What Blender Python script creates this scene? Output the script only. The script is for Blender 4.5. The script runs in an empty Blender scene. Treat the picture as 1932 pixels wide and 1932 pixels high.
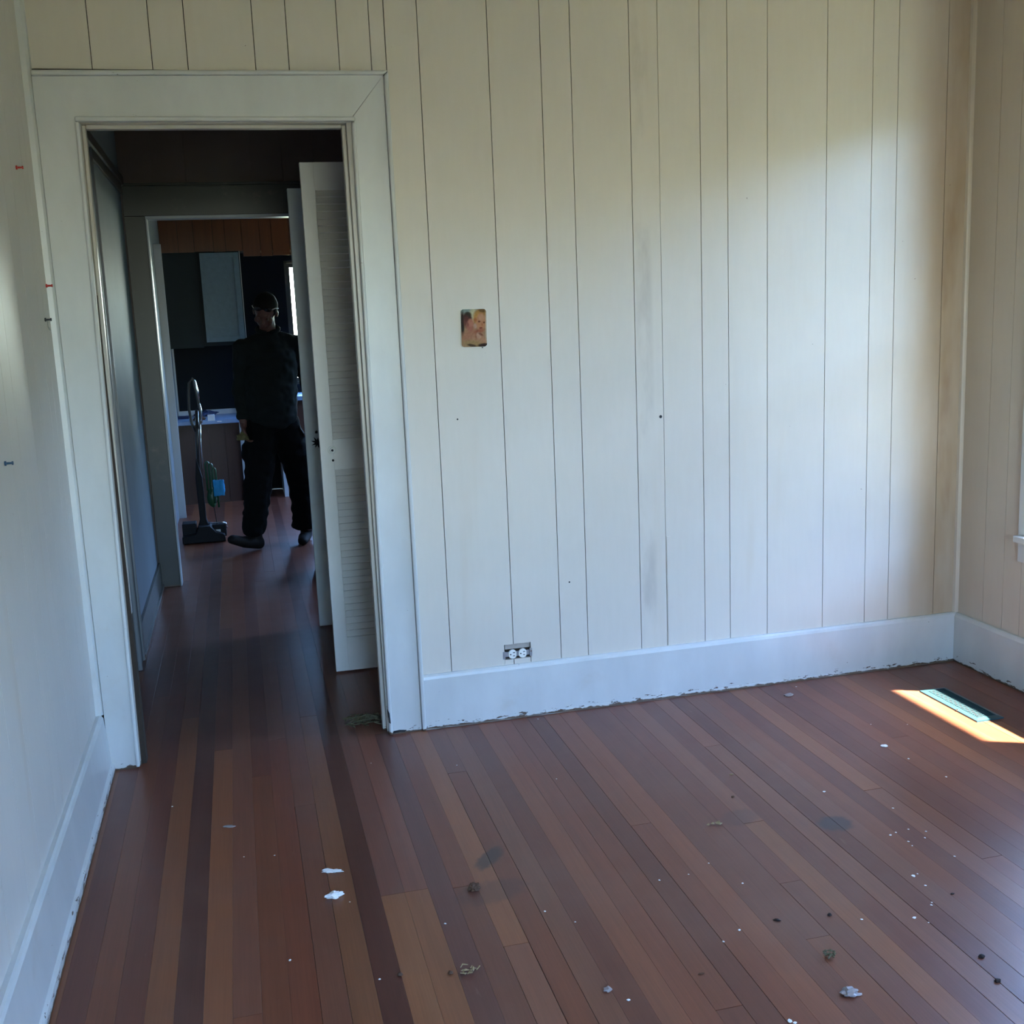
import bpy, bmesh, math, random
from mathutils import Vector, Matrix, Euler, noise
random.seed(7)
R = math.radians
scn = bpy.context.scene
COL = scn.collection

# ------------------------------------------------------------------ camera
CAM = Vector((-0.5605, -3.8159, 1.5))
CROT = Euler((R(79.74088), R(2.37420), R(-14.15686)), 'XYZ')
FPX = 2063.65
cd = bpy.data.cameras.new('camera'); cam = bpy.data.objects.new('camera', cd); COL.objects.link(cam)
cam.location = CAM; cam.rotation_euler = CROT
cd.sensor_fit = 'HORIZONTAL'; cd.sensor_width = 36.0; cd.lens = FPX / 1932 * 36.0
cd.clip_start = 0.02
scn.camera = cam
CM = CROT.to_matrix()
def at(px, py, ax, val):
    """world point seen at a photo pixel, on the plane coordinate[ax] == val"""
    d = CM @ Vector(((px - 966) / FPX, -(py - 966) / FPX, -1))
    return CAM + d * ((val - CAM[ax]) / d[ax])

# ------------------------------------------------------------------ world, sun, exposure
scn.view_settings.view_transform = 'Standard'
scn.view_settings.look = 'None'
scn.view_settings.exposure = 1.78
scn.view_settings.gamma = 1.0
scn.view_settings.use_curve_mapping = False
SKY = 1.75
SUN = 34.0
w = bpy.data.worlds.new('sky'); scn.world = w; w.use_nodes = True
wn = w.node_tree; wn.nodes.clear()
sky = wn.nodes.new('ShaderNodeTexSky'); sky.sky_type = 'NISHITA'; sky.sun_disc = False
sky.sun_elevation = R(64); sky.sun_rotation = R(117); sky.air_density = 1.3; sky.dust_density = 0.6; sky.ozone_density = 1.6
bg = wn.nodes.new('ShaderNodeBackground'); bg.inputs[1].default_value = SKY
wo = wn.nodes.new('ShaderNodeOutputWorld')
tint = wn.nodes.new('ShaderNodeMix'); tint.data_type = 'RGBA'; tint.blend_type = 'MULTIPLY'; tint.inputs[0].default_value = 1.0
tint.inputs[7].default_value = (0.80, 0.96, 1.25, 1)
wn.links.new(sky.outputs[0], tint.inputs[6]); wn.links.new(tint.outputs[2], bg.inputs[0]); wn.links.new(bg.outputs[0], wo.inputs[0])
sd = bpy.data.lights.new('sun', 'SUN'); sun = bpy.data.objects.new('sun', sd); COL.objects.link(sun)
sd.energy = SUN; sd.angle = R(0.9); sd.color = (1.0, 0.93, 0.80)
SUNDIR = Vector((-1, 0.51, -2.25)).normalized()
sun.rotation_euler = SUNDIR.to_track_quat('-Z', 'Y').to_euler(); sun.location = (6, -3, 8)

def portal(name, loc, rot, sx, sy):
    l = bpy.data.lights.new(name, 'AREA'); l.shape = 'RECTANGLE'; l.size = sx; l.size_y = sy
    l.cycles.is_portal = True
    o = bpy.data.objects.new(name, l); COL.objects.link(o); o.location = loc; o.rotation_euler = rot
    return o

# ------------------------------------------------------------------ materials
class NT:
    def __init__(s, name):
        s.m = bpy.data.materials.new(name); s.m.use_nodes = True; s.t = s.m.node_tree; s.n = s.t.nodes; s.l = s.t.links
        s.b = s.n['Principled BSDF']
    def node(s, typ, **kw):
        n = s.n.new(typ)
        for k, v in kw.items():
            if k.startswith('i_'): n.inputs[k[2:]].default_value = v
            else: setattr(n, k, v)
        return n
    def link(s, a, b): s.l.new(a, b)
    def math(s, op, a, b=None, c=None, clamp=False):
        n = s.n.new('ShaderNodeMath'); n.operation = op; n.use_clamp = clamp
        for i, v in enumerate((a, b, c)):
            if v is None: continue
            if isinstance(v, (int, float)): n.inputs[i].default_value = v
            else: s.link(v, n.inputs[i])
        return n.outputs[0]
    def mix(s, fac, a, b, mode='MIX'):
        n = s.n.new('ShaderNodeMix'); n.data_type = 'RGBA'; n.blend_type = mode
        for i, v in ((0, fac), (6, a), (7, b)):
            if isinstance(v, (int, float)): n.inputs[i].default_value = v
            elif isinstance(v, tuple): n.inputs[i].default_value = (*v, 1) if len(v) == 3 else v
            else: s.link(v, n.inputs[i])
        return n.outputs[2]
    def noise(s, vec, scale, detail=3, rough=0.5, dist=0.0):
        n = s.n.new('ShaderNodeTexNoise'); n.inputs['Scale'].default_value = scale; n.inputs['Detail'].default_value = detail
        n.inputs['Roughness'].default_value = rough; n.inputs['Distortion'].default_value = dist
        if vec is not None: s.link(vec, n.inputs['Vector'])
        return n.outputs[0]
    def pos(s):
        return s.n.new('ShaderNodeNewGeometry').outputs['Position']
    def scaled(s, vec, sc):
        n = s.n.new('ShaderNodeVectorMath'); n.operation = 'MULTIPLY'; s.link(vec, n.inputs[0]); n.inputs[1].default_value = sc
        return n.outputs[0]
    def sep(s, vec):
        n = s.n.new('ShaderNodeSeparateXYZ'); s.link(vec, n.inputs[0]); return n.outputs
    def ramp(s, v, lo, hi):
        n = s.n.new('ShaderNodeMapRange'); n.inputs[1].default_value = lo; n.inputs[2].default_value = hi
        n.interpolation_type = 'SMOOTHSTEP'; s.link(v, n.inputs[0]); return n.outputs[0]
    def bump(s, h, strength, dist=0.002):
        n = s.n.new('ShaderNodeBump'); n.inputs['Strength'].default_value = strength; n.inputs['Distance'].default_value = dist
        s.link(h, n.inputs['Height']); s.link(n.outputs[0], s.b.inputs['Normal'])

def simple(name, col, rough=0.5, metal=0.0, spec=0.5, var=0.12, scale=30):
    t = NT(name); p = t.pos()
    f = t.noise(p, scale, 4)
    dark = tuple(c * (1 - var) for c in col); lite = tuple(min(1, c * (1 + var)) for c in col)
    t.link(t.mix(f, dark, lite), t.b.inputs['Base Color'])
    t.b.inputs['Roughness'].default_value = rough; t.b.inputs['Metallic'].default_value = metal
    t.b.inputs['Specular IOR Level'].default_value = spec
    return t.m

def panel_mat(name, base, stained=False, rough=0.42):
    t = NT(name); p = t.pos(); x, y, z = t.sep(p)
    f = t.noise(p, 1.3, 4, 0.6); fine = t.noise(t.scaled(p, (60, 60, 9)), 1.0, 3)
    c = t.mix(t.ramp(f, 0.35, 0.7), tuple(v * 0.93 for v in base), base)
    c = t.mix(0.10, c, t.mix(fine, (0.45, 0.42, 0.36), (0.75, 0.73, 0.68)))
    # brown age streaks running down the boards
    st = t.ramp(t.noise(t.scaled(p, (9, 9, 0.7)), 1.0, 3), 0.60, 0.82)
    c = t.mix(t.math('MULTIPLY', st, 0.22), c, (0.50, 0.36, 0.22))
    if stained:
        # grey rub marks left of the sheet joint
        g = t.math('SUBTRACT', x, 0.905); g = t.math('MULTIPLY', g, g); g = t.ramp(g, 0.0016, 0.0)
        blot = t.ramp(t.noise(t.scaled(p, (7, 7, 2.3)), 1.0, 4, 0.6), 0.44, 0.66)
        c = t.mix(t.math('MULTIPLY', t.math('MULTIPLY', g, blot), 0.42), c, (0.30, 0.25, 0.21))
        # browner towards the corner, with a dark reddish stain beside it
        g2 = t.ramp(x, 1.92, 2.22)
        b2 = t.noise(t.scaled(p, (4, 4, 0.9)), 1.0, 4, 0.6)
        c = t.mix(t.math('MULTIPLY', g2, t.ramp(b2, 0.2, 0.75)), c, (0.40, 0.285, 0.175))
        g3 = t.math('SUBTRACT', x, 2.18); g3 = t.ramp(t.math('MULTIPLY', g3, g3), 0.0018, 0.0)
        b3 = t.ramp(t.noise(t.scaled(p, (5, 5, 1.6)), 1.0, 4, 0.6), 0.46, 0.7)
        c = t.mix(t.math('MULTIPLY', t.math('MULTIPLY', g3, b3), 0.55), c, (0.22, 0.11, 0.06))
    sp = t.ramp(t.noise(p, 55, 2), 0.775, 0.80)
    c = t.mix(t.math('MULTIPLY', sp, 0.6), c, (0.2, 0.13, 0.09))
    t.link(c, t.b.inputs['Base Color'])
    t.b.inputs['Roughness'].default_value = rough
    t.bump(fine, 0.10, 0.001)
    return t.m

def trim_mat(name, base, rough=0.32, chips=True):
    t = NT(name); p = t.pos(); x, y, z = t.sep(p)
    f = t.noise(t.scaled(p, (6, 6, 2.5)), 1.0, 4, 0.6)
    c = t.mix(t.ramp(f, 0.3, 0.75), tuple(v * 0.88 for v in base), base)
    c = t.mix(t.math('MULTIPLY', t.ramp(t.noise(p, 5, 5, 0.65), 0.56, 0.8), 0.25), c, (0.42, 0.33, 0.24))
    if chips:
        n1 = t.noise(t.scaled(p, (22, 22, 90)), 1.0, 4, 0.65)
        low = t.ramp(z, 0.05, 0.004)
        ch = t.ramp(t.math('ADD', n1, t.math('MULTIPLY', low, 0.17)), 0.715, 0.735)
        edge = t.ramp(t.math('ADD', z, t.math('MULTIPLY', t.noise(p, 35, 3), -0.014)), 0.0015, -0.0015)
        ch = t.math('MAXIMUM', ch, edge)
        c = t.mix(ch, c, (0.09, 0.055, 0.035))
    t.link(c, t.b.inputs['Base Color'])
    t.b.inputs['Roughness'].default_value = rough
    t.bump(t.noise(t.scaled(p, (40, 40, 12)), 1.0, 3), 0.12, 0.001)
    return t.m

def floor_mat():
    t = NT('reddish_fir_boards'); p = t.pos(); x, y, z = t.sep(p)
    oi = t.n.new('ShaderNodeObjectInfo')
    off = t.node('ShaderNodeVectorMath', operation='MULTIPLY'); t.link(oi.outputs['Random'], off.inputs[0]); off.inputs[1].default_value = (50, 50, 50)
    ad = t.node('ShaderNodeVectorMath', operation='ADD'); t.link(p, ad.inputs[0]); t.link(off.outputs[0], ad.inputs[1])
    grain = t.noise(t.scaled(ad.outputs[0], (260, 5, 5)), 1.0, 3, 0.55)
    broad = t.noise(t.scaled(ad.outputs[0], (30, 1.4, 1)), 1.0, 3, 0.5)
    c = t.mix(1.0, oi.outputs['Color'], t.mix(grain, (0.80, 0.78, 0.76), (1.18, 1.17, 1.15)), 'MULTIPLY')
    c = t.mix(1.0, c, t.mix(broad, (0.82, 0.80, 0.80), (1.17, 1.16, 1.12)), 'MULTIPLY')
    # foot wear: greyish scuffed zones
    wear = t.ramp(t.noise(p, 1.7, 4, 0.6), 0.42, 0.72)
    c = t.mix(t.math('MULTIPLY', wear, 0.22), c, (0.20, 0.115, 0.085))
    sc = t.ramp(t.noise(t.scaled(p, (22, 3.5, 1)), 1.0, 5, 0.7), 0.66, 0.74)
    c = t.mix(t.math('MULTIPLY', sc, 0.16), c, (0.33, 0.22, 0.17))
    def spot(cx, cy, rx, ry, ang=0.0):
        ca, sa = math.cos(ang), math.sin(ang)
        dx = t.math('SUBTRACT', x, cx); dy = t.math('SUBTRACT', y, cy)
        u = t.math('DIVIDE', t.math('ADD', t.math('MULTIPLY', dx, ca), t.math('MULTIPLY', dy, sa)), rx)
        v = t.math('DIVIDE', t.math('SUBTRACT', t.math('MULTIPLY', dy, ca), t.math('MULTIPLY', dx, sa)), ry)
        r = t.math('ADD', t.math('MULTIPLY', u, u), t.math('MULTIPLY', v, v))
        r = t.math('ADD', r, t.math('MULTIPLY', t.math('SUBTRACT', t.noise(p, 40, 3), 0.5), 1.1))
        return t.ramp(r, 1.25, 0.35)
    c = t.mix(t.math('MULTIPLY', spot(1.021, -1.145, 0.055, 0.05), 0.8), c, (0.035, 0.028, 0.03))
    c = t.mix(t.math('MULTIPLY', spot(0.015, -1.02, 0.075, 0.03, 0.9), 0.75), c, (0.035, 0.024, 0.022))
    c = t.mix(t.math('MULTIPLY', spot(0.78, -1.02, 0.07, 0.05, 0.4), 0.35), c, (0.05, 0.03, 0.03))
    c = t.mix(t.math('MULTIPLY', spot(-0.02, -1.2, 0.11, 0.06, 0.2), 0.35), c, (0.05, 0.03, 0.03))
    t.link(c, t.b.inputs['Base Color'])
    rr = t.node('ShaderNodeMapRange'); t.link(t.noise(p, 7, 5, 0.65), rr.inputs[0]); rr.inputs[3].default_value = 0.285; rr.inputs[4].default_value = 0.42
    t.link(rr.outputs[0], t.b.inputs['Roughness'])
    t.b.inputs['Specular IOR Level'].default_value = 0.42
    t.bump(grain, 0.12, 0.0008)
    return t.m

M = {}
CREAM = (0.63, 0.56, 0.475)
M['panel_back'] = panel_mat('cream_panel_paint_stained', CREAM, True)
M['panel'] = panel_mat('cream_panel_paint_shaded', (0.55, 0.465, 0.365))  # base browned to put the window wall's shade into the colour
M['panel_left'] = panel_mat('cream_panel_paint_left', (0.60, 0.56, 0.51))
M['trim'] = trim_mat('white_trim_paint', (0.58, 0.58, 0.56))
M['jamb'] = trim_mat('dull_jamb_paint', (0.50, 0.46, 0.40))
M['door'] = trim_mat('door_paint', (0.74, 0.70, 0.64), 0.4, False)
M['door_blue'] = trim_mat('slab_door_paint', (0.74, 0.80, 0.80), 0.4, False)
M['plaster'] = simple('ceiling_paint', (0.55, 0.50, 0.42), 0.8)
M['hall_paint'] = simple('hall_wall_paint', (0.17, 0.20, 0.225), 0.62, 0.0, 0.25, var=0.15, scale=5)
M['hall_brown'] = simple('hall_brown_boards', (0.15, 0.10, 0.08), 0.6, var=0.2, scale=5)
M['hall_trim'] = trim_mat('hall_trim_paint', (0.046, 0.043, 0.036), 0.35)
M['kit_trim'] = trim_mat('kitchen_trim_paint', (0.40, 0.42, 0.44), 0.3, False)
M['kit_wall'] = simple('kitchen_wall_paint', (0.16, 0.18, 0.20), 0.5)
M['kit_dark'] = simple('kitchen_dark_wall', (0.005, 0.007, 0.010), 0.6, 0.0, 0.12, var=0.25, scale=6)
M['gap'] = simple('dark_joint', (0.035, 0.022, 0.014), 0.9)
M['outside_wall'] = simple('outside_siding', (0.50, 0.48, 0.44), 0.8)
M['floor'] = floor_mat()
M['subfloor'] = simple('subfloor_dark', (0.02, 0.012, 0.008), 0.9)
def woodm(name, c1, c2, rough=0.45):
    t = NT(name); p = t.pos()
    g = t.noise(t.scaled(p, (45, 45, 2.2)), 1.0, 4, 0.6, 0.4)
    t.link(t.mix(g, c1, c2), t.b.inputs['Base Color']); t.b.inputs['Roughness'].default_value = rough
    return t.m
M['orange_wood'] = woodm('knotty_orange_wood', (0.08, 0.022, 0.007), (0.17, 0.05, 0.014), 0.4)
M['brown_wood'] = woodm('brown_cabinet_wood', (0.030, 0.010, 0.006), (0.058, 0.019, 0.010), 0.5)
M['blue_cab'] = simple('cabinet_paint_lit', (0.11, 0.18, 0.23), 0.45, var=0.2, scale=25)  # door tone lifted to carry the window light glancing on it
M['blue_cab_side'] = simple('cabinet_paint_shaded', (0.020, 0.028, 0.032), 0.6, 0.0, 0.2, var=0.15, scale=8)  # same cabinet, darkened where that window light misses it
M['counter'] = simple('blue_laminate', (0.18, 0.28, 0.46), 0.28, var=0.1)
M['metal'] = simple('steel_ears', (0.45, 0.45, 0.46), 0.35, 1.0)
M['chrome'] = simple('chrome', (0.75, 0.75, 0.78), 0.15, 1.0, var=0.03)
M['black'] = simple('black_plastic', (0.006, 0.006, 0.008), 0.6, 0.0, 0.2)
M['black_metal'] = simple('black_enamel', (0.018, 0.018, 0.02), 0.3)
M['white_plastic'] = simple('ivory_plastic', (0.72, 0.70, 0.64), 0.3, var=0.04)
M['label'] = simple('white_label', (0.7, 0.7, 0.7), 0.5, var=0.05)
M['green'] = simple('green_hose', (0.010, 0.055, 0.022), 0.4)
M['blue_cloth'] = simple('blue_cloth', (0.01, 0.24, 0.52), 0.7, var=0.2)
M['skin'] = simple('skin', (0.10, 0.040, 0.028), 0.5, var=0.15, scale=60)
M['hair'] = simple('dark_hair', (0.007, 0.006, 0.005), 0.8, 0.0, 0.2)
M['shirt'] = simple('dark_shirt_cloth', (0.008, 0.011, 0.011), 0.9, 0.0, 0.2, var=0.25, scale=14)
M['trousers'] = simple('black_trouser_cloth', (0.0035, 0.0035, 0.004), 0.95, 0.0, 0.15, var=0.25, scale=14)
M['shoe'] = simple('dark_shoe', (0.010, 0.008, 0.007), 0.7, 0.0, 0.2)
M['eye'] = simple('eyelid', (0.10, 0.045, 0.033), 0.3)
M['lens'] = simple('dark_lens', (0.01, 0.01, 0.012), 0.08)
M['olive'] = simple('olive_glove', (0.10, 0.085, 0.03), 0.8, var=0.3)
M['red_pin'] = simple('red_pin', (0.45, 0.03, 0.02), 0.35)
M['black_pin'] = simple('black_pin', (0.02, 0.025, 0.03), 0.35)
M['blue_pin'] = simple('blue_pin', (0.02, 0.06, 0.11), 0.35)
M['white_flake'] = simple('white_flake', (0.75, 0.74, 0.72), 0.7)
M['translucent'] = simple('cloudy_flake', (0.26, 0.22, 0.21), 0.3)
M['straw'] = simple('dry_straw', (0.30, 0.22, 0.12), 0.9, 0.0, 0.1, var=0.3, scale=200)
M['leaf'] = simple('grey_green_litter', (0.11, 0.095, 0.055), 0.9, 0.0, 0.1, var=0.4, scale=200)
M['clod'] = simple('brown_clod', (0.10, 0.055, 0.035), 0.95, 0.0, 0.1, var=0.4, scale=200)
M['bug'] = simple('dark_bug', (0.02, 0.011, 0.008), 0.6, 0.0, 0.2)
M['dark_hole'] = simple('dark_hole', (0.012, 0.012, 0.014), 0.9)
M['register'] = simple('teal_register_enamel', (0.03, 0.085, 0.105), 0.3, 0.2, var=0.08)
M['cardboard'] = simple('grey_plaster_edge', (0.36, 0.32, 0.28), 0.9, var=0.2, scale=90)
M['grass'] = simple('dry_grass', (0.10, 0.105, 0.035), 0.95, var=0.25, scale=3)
M['added_hedge'] = simple('hedge_leaves', (0.055, 0.10, 0.025), 0.9, var=0.5, scale=4)
M['curtain'] = simple('dark_cloth', (0.02, 0.03, 0.05), 0.9)
M['navy'] = simple('navy_cloth', (0.01, 0.02, 0.07), 0.8)
M['paper'] = simple('white_paper', (0.65, 0.68, 0.72), 0.6, var=0.05)
def glass_mat():
    t = NT('window_glass'); t.n.remove(t.b)
    tr = t.n.new('ShaderNodeBsdfTransparent'); gl = t.n.new('ShaderNodeBsdfGlossy'); gl.inputs['Roughness'].default_value = 0.02
    mx = t.n.new('ShaderNodeMixShader'); mx.inputs[0].default_value = 0.07; tr.inputs[0].default_value = (0.97, 0.99, 0.98, 1)
    t.link(tr.outputs[0], mx.inputs[1]); t.link(gl.outputs[0], mx.inputs[2]); t.link(mx.outputs[0], t.n['Material Output'].inputs[0])
    return t.m
M['glass'] = glass_mat()

# ------------------------------------------------------------------ mesh helpers
def new(name, me, mat=None, parent=None):
    o = bpy.data.objects.new(name, me); COL.objects.link(o)
    if mat is not None and not me.materials: me.materials.append(mat)
    if parent is not None: o.parent = parent
    return o
def obj(name, bm, mat, parent=None, smooth=False, bevel=0.0, keep=False):
    bmesh.ops.recalc_face_normals(bm, faces=bm.faces[:])
    me = bpy.data.meshes.new(name); bm.to_mesh(me)
    if not keep: bm.free()
    if smooth:
        for p in me.polygons: p.use_smooth = True
    o = new(name, me, mat, parent)
    if bevel:
        b = o.modifiers.new('bevel', 'BEVEL'); b.width = bevel; b.segments = 2; b.limit_method = 'ANGLE'; b.angle_limit = R(40)
    return o
def empty(name, loc=(0, 0, 0)):
    o = bpy.data.objects.new(name, None); COL.objects.link(o); o.location = loc; o.empty_display_size = 0.05
    return o
def tag(o, label=None, cat=None, group=None, kind=None):
    if label: o['label'] = label
    if cat: o['category'] = cat
    if group: o['group'] = group
    if kind: o['kind'] = kind
    return o
def struct(o, label=None, cat=None):
    o['kind'] = 'structure'
    if label: o['label'] = label
    if cat: o['category'] = cat
    return o
def root(name, label, cat, loc, group=None, kind=None):
    return tag(empty(name, loc), label, cat, group, kind)
def local(o):
    """parts are modelled in world coordinates: bring them under a moved parent"""
    o.matrix_parent_inverse = Matrix.Translation(-Vector(o.parent.location)); return o
def fix_children(r):
    for c in COL.objects:
        if c.parent is r: c.matrix_parent_inverse = Matrix.Translation(-Vector(r.location))
def box(bm, x0, x1, y0, y1, z0, z1, rot=None, piv=None):
    vs = [bm.verts.new(v) for v in ((x0,y0,z0),(x1,y0,z0),(x1,y1,z0),(x0,y1,z0),(x0,y0,z1),(x1,y0,z1),(x1,y1,z1),(x0,y1,z1))]
    for f in ((0,3,2,1),(4,5,6,7),(0,1,5,4),(1,2,6,5),(2,3,7,6),(3,0,4,7)): bm.faces.new([vs[i] for i in f])
    if rot is not None: bmesh.ops.rotate(bm, verts=vs, cent=piv or Vector(((x0+x1)/2,(y0+y1)/2,(z0+z1)/2)), matrix=rot)
    return vs
def B(*a):
    bm = bmesh.new()
    for q in a: box(bm, *q)
    return bm
def prism(bm, poly, axis, a0, a1):
    """extrude a 2-D polygon (in the two other axes, order x<y<z) from a0 to a1 along axis"""
    def P(u, v, a): return {0: (a, u, v), 1: (u, a, v), 2: (u, v, a)}[axis]
    lo = [bm.verts.new(P(u, v, a0)) for u, v in poly]; hi = [bm.verts.new(P(u, v, a1)) for u, v in poly]
    bm.faces.new(lo); bm.faces.new(hi[::-1])
    n = len(poly)
    for i in range(n): bm.faces.new((lo[i], hi[i], hi[(i+1) % n], lo[(i+1) % n]))
    return lo + hi
def tube(bm, pts, r, seg=8, cap=True):
    pts = [Vector(p) for p in pts]; rings = []
    rs = r if isinstance(r, (list, tuple)) else [r] * len(pts)
    t0 = (pts[1] - pts[0]).normalized(); up = Vector((0, 0, 1)) if abs(t0.z) < 0.9 else Vector((1, 0, 0))
    u = t0.cross(up).normalized()
    for i, p in enumerate(pts):
        t = (pts[min(i+1, len(pts)-1)] - pts[max(i-1, 0)]).normalized()
        u = (u - t * u.dot(t)).normalized(); v = t.cross(u)
        rings.append([bm.verts.new(p + (u * math.cos(a) + v * math.sin(a)) * rs[i]) for a in [2*math.pi*k/seg for k in range(seg)]])
    for a, b in zip(rings, rings[1:]):
        for k in range(seg): bm.faces.new((a[k], a[(k+1) % seg], b[(k+1) % seg], b[k]))
    if cap: bm.faces.new(rings[0][::-1]); bm.faces.new(rings[-1])
def disc(bm, c, n, r, h, seg=20, r2=None):
    c = Vector(c); n = Vector(n).normalized()
    tube(bm, [c, c + n * h], [r, r2 if r2 is not None else r], seg)
def ball(bm, c, r, sub=2, rot=None):
    r = Vector(r) if not isinstance(r, (int, float)) else Vector((r, r, r))
    g = bmesh.ops.create_icosphere(bm, subdivisions=sub, radius=1)
    for v in g['verts']:
        q = Vector((v.co.x*r.x, v.co.y*r.y, v.co.z*r.z))
        v.co = (rot @ q if rot is not None else q) + Vector(c)
    return g['verts']

# ------------------------------------------------------------------ setting: sizes
XL, XR = -1.124, 2.259         # faces of the side wall panelling
YB = 0.02                      # face of the back wall panelling
CEIL = 2.74
REAR = -5.6
HX0, HX1 = -1.10, 0.50         # hall
FY = 2.78                      # far doorway wall face
KX1, KY = 2.10, 6.45           # kitchen

# ---- floor: one object per board
COLPROTO = []
fl = struct(empty('floor', (0, 0, 0)), 'reddish-brown strip board floor running from the room through the hall', 'floor')
obj('subfloor', B((-1.35, 2.6, REAR - 0.2, 6.7, -0.12, -0.014)), M['subfloor'], fl)
BWD = 0.0635
x0 = -0.369
row0 = math.floor((-1.20 - x0) / BWD); row1 = math.ceil((2.36 - x0) / BWD)
base_cols = [(0.185, 0.062, 0.032), (0.160, 0.050, 0.027), (0.215, 0.080, 0.038), (0.135, 0.044, 0.027), (0.180, 0.068, 0.040), (0.155, 0.055, 0.034)]
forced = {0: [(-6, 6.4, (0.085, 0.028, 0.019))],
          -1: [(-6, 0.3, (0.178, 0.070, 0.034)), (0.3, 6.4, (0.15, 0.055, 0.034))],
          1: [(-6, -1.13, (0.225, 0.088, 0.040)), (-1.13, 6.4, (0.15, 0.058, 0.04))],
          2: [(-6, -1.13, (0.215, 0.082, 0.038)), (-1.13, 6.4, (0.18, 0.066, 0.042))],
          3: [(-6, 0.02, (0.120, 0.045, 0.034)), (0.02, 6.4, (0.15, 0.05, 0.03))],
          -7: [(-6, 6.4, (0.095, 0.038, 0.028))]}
rf = random.Random(11)
def board(xa, xb, ya, yb, col):
    bm = bmesh.new(); g = 0.00085 if rf.random() < 0.10 else 0.00015; dz = rf.uniform(-0.0006, 0)
    prism(bm, [(xa+g, -0.014), (xb-g, -0.014), (xb-g, dz-0.0002), (xb-g-0.0002, dz), (xa+g+0.0002, dz), (xa+g, dz-0.0002)], 1, ya+0.0006, yb-0.0006)
    o = obj('floor_board', bm, M['floor'], fl)
    o.color = (*col, 1)
    return o
# lighter than the near-black hall: same boards all through
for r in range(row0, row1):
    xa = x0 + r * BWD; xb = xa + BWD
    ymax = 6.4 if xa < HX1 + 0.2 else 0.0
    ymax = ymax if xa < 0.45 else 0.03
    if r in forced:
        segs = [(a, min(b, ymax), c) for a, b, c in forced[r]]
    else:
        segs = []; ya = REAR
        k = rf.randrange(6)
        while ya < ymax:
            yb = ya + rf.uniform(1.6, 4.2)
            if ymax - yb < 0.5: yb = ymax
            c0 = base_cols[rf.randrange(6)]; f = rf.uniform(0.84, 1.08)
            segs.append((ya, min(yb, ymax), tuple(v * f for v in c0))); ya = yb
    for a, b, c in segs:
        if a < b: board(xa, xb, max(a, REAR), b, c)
# kitchen and side-room floor beyond the hall, mostly hidden
obj('hidden_floor', B((0.46, 2.2, 0.2, 6.4, -0.02, -0.001)), M['brown_wood'], fl)

# ---- back wall
wb = struct(empty('wall_back', (0, 0, 0)), 'cream painted back wall of vertical boards of uneven width', 'wall')
obj('wall_core', B((-1.35, -0.98, 0.034, 0.085, 0, CEIL), (-0.13, 2.6, 0.034, 0.085, 0, CEIL), (-0.98, -0.13, 0.034, 0.085, 2.16, CEIL)), M['gap'], wb)
gr = [0.010, 0.121, 0.360, 0.545, 0.653, 0.869, 0.976, 1.135, 1.242, 1.401, 1.643, 1.832, 1.939, 2.150, XR]
G = 0.0013
HX = (0.324, 0.427); HZ = (0.226, 0.285)
def plank(xa, xb, z0, z1, proud=0.0):
    bm = bmesh.new(); y0, y1 = YB - proud, YB + 0.014
    def piece(a, b, c, d):
        if b - a > 0.001 and d - c > 0.001: box(bm, a, b, y0, y1, c, d)
    a, b = xa + G, xb - G
    hx0, hx1 = max(a, HX[0]), min(b, HX[1])
    if z0 < HZ[0] and hx1 > hx0:
        piece(a, b, HZ[1], z1); piece(a, hx0, z0, HZ[1]); piece(hx1, b, z0, HZ[1])
        f = 0.0015; box(bm, hx0 + (f if hx0 > a else 0), hx1 - (f if hx1 < b else 0), y0 + 0.0015, y1, z0, HZ[0])
    else:
        piece(a, b, z0, z1)
    return obj('wall_board', bm, M['panel_back'], wb)
for a, b in zip(gr, gr[1:]):
    plank(a, b, 0.207, CEIL, 0.002 if b <= 0.98 else 0.0)
ga = [-1.10, -0.920, -0.738, -0.629, -0.417, -0.310, -0.146, -0.040, 0.010]
for a, b in zip(ga, ga[1:]): plank(a, b, 2.312, CEIL)
obj('joint_filler', B((0.980, 0.994, YB - 0.0022, YB + 0.002, 0.207, 0.64)), M['panel_back'], wb)
for px, py in ((863, 791), (1074, 1098), (1246, 786), (910, 655)):
    bm = bmesh.new(); c = at(px, py, 1, YB); disc(bm, (c.x, YB + 0.002, c.z), (0, -1, 0), 0.0032 if px != 1246 else 0.006, 0.0045, 10)
    obj('nail_head', bm, M['dark_hole'], wb)

# ---- baseboards
def baseboard(name, label, prof, axis, a0, a1, mat='trim'):
    bm = bmesh.new(); prism(bm, prof, axis, a0, a1)
    return struct(obj(name, bm, M[mat]), label, 'baseboard')
def prof_y(y0, y1, h):  # board against +y wall, face at y0
    return [(y0, 0.0), (y0, 0.012), (y0 + 0.001, 0.014), (y0, h - 0.016), (y0 + 0.003, h - 0.006), (y0 + 0.009, h), (y1, h), (y1, 0.0)]
baseboard('baseboard_back', 'tall white baseboard with chipped lower edge along the back wall', prof_y(0.0, YB + 0.014, 0.207), 1 - 1, 0.009, XR - 0.002)
for o in [bpy.data.objects['baseboard_back']]:
    pass
bb = bpy.data.objects['baseboard_back']
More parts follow.
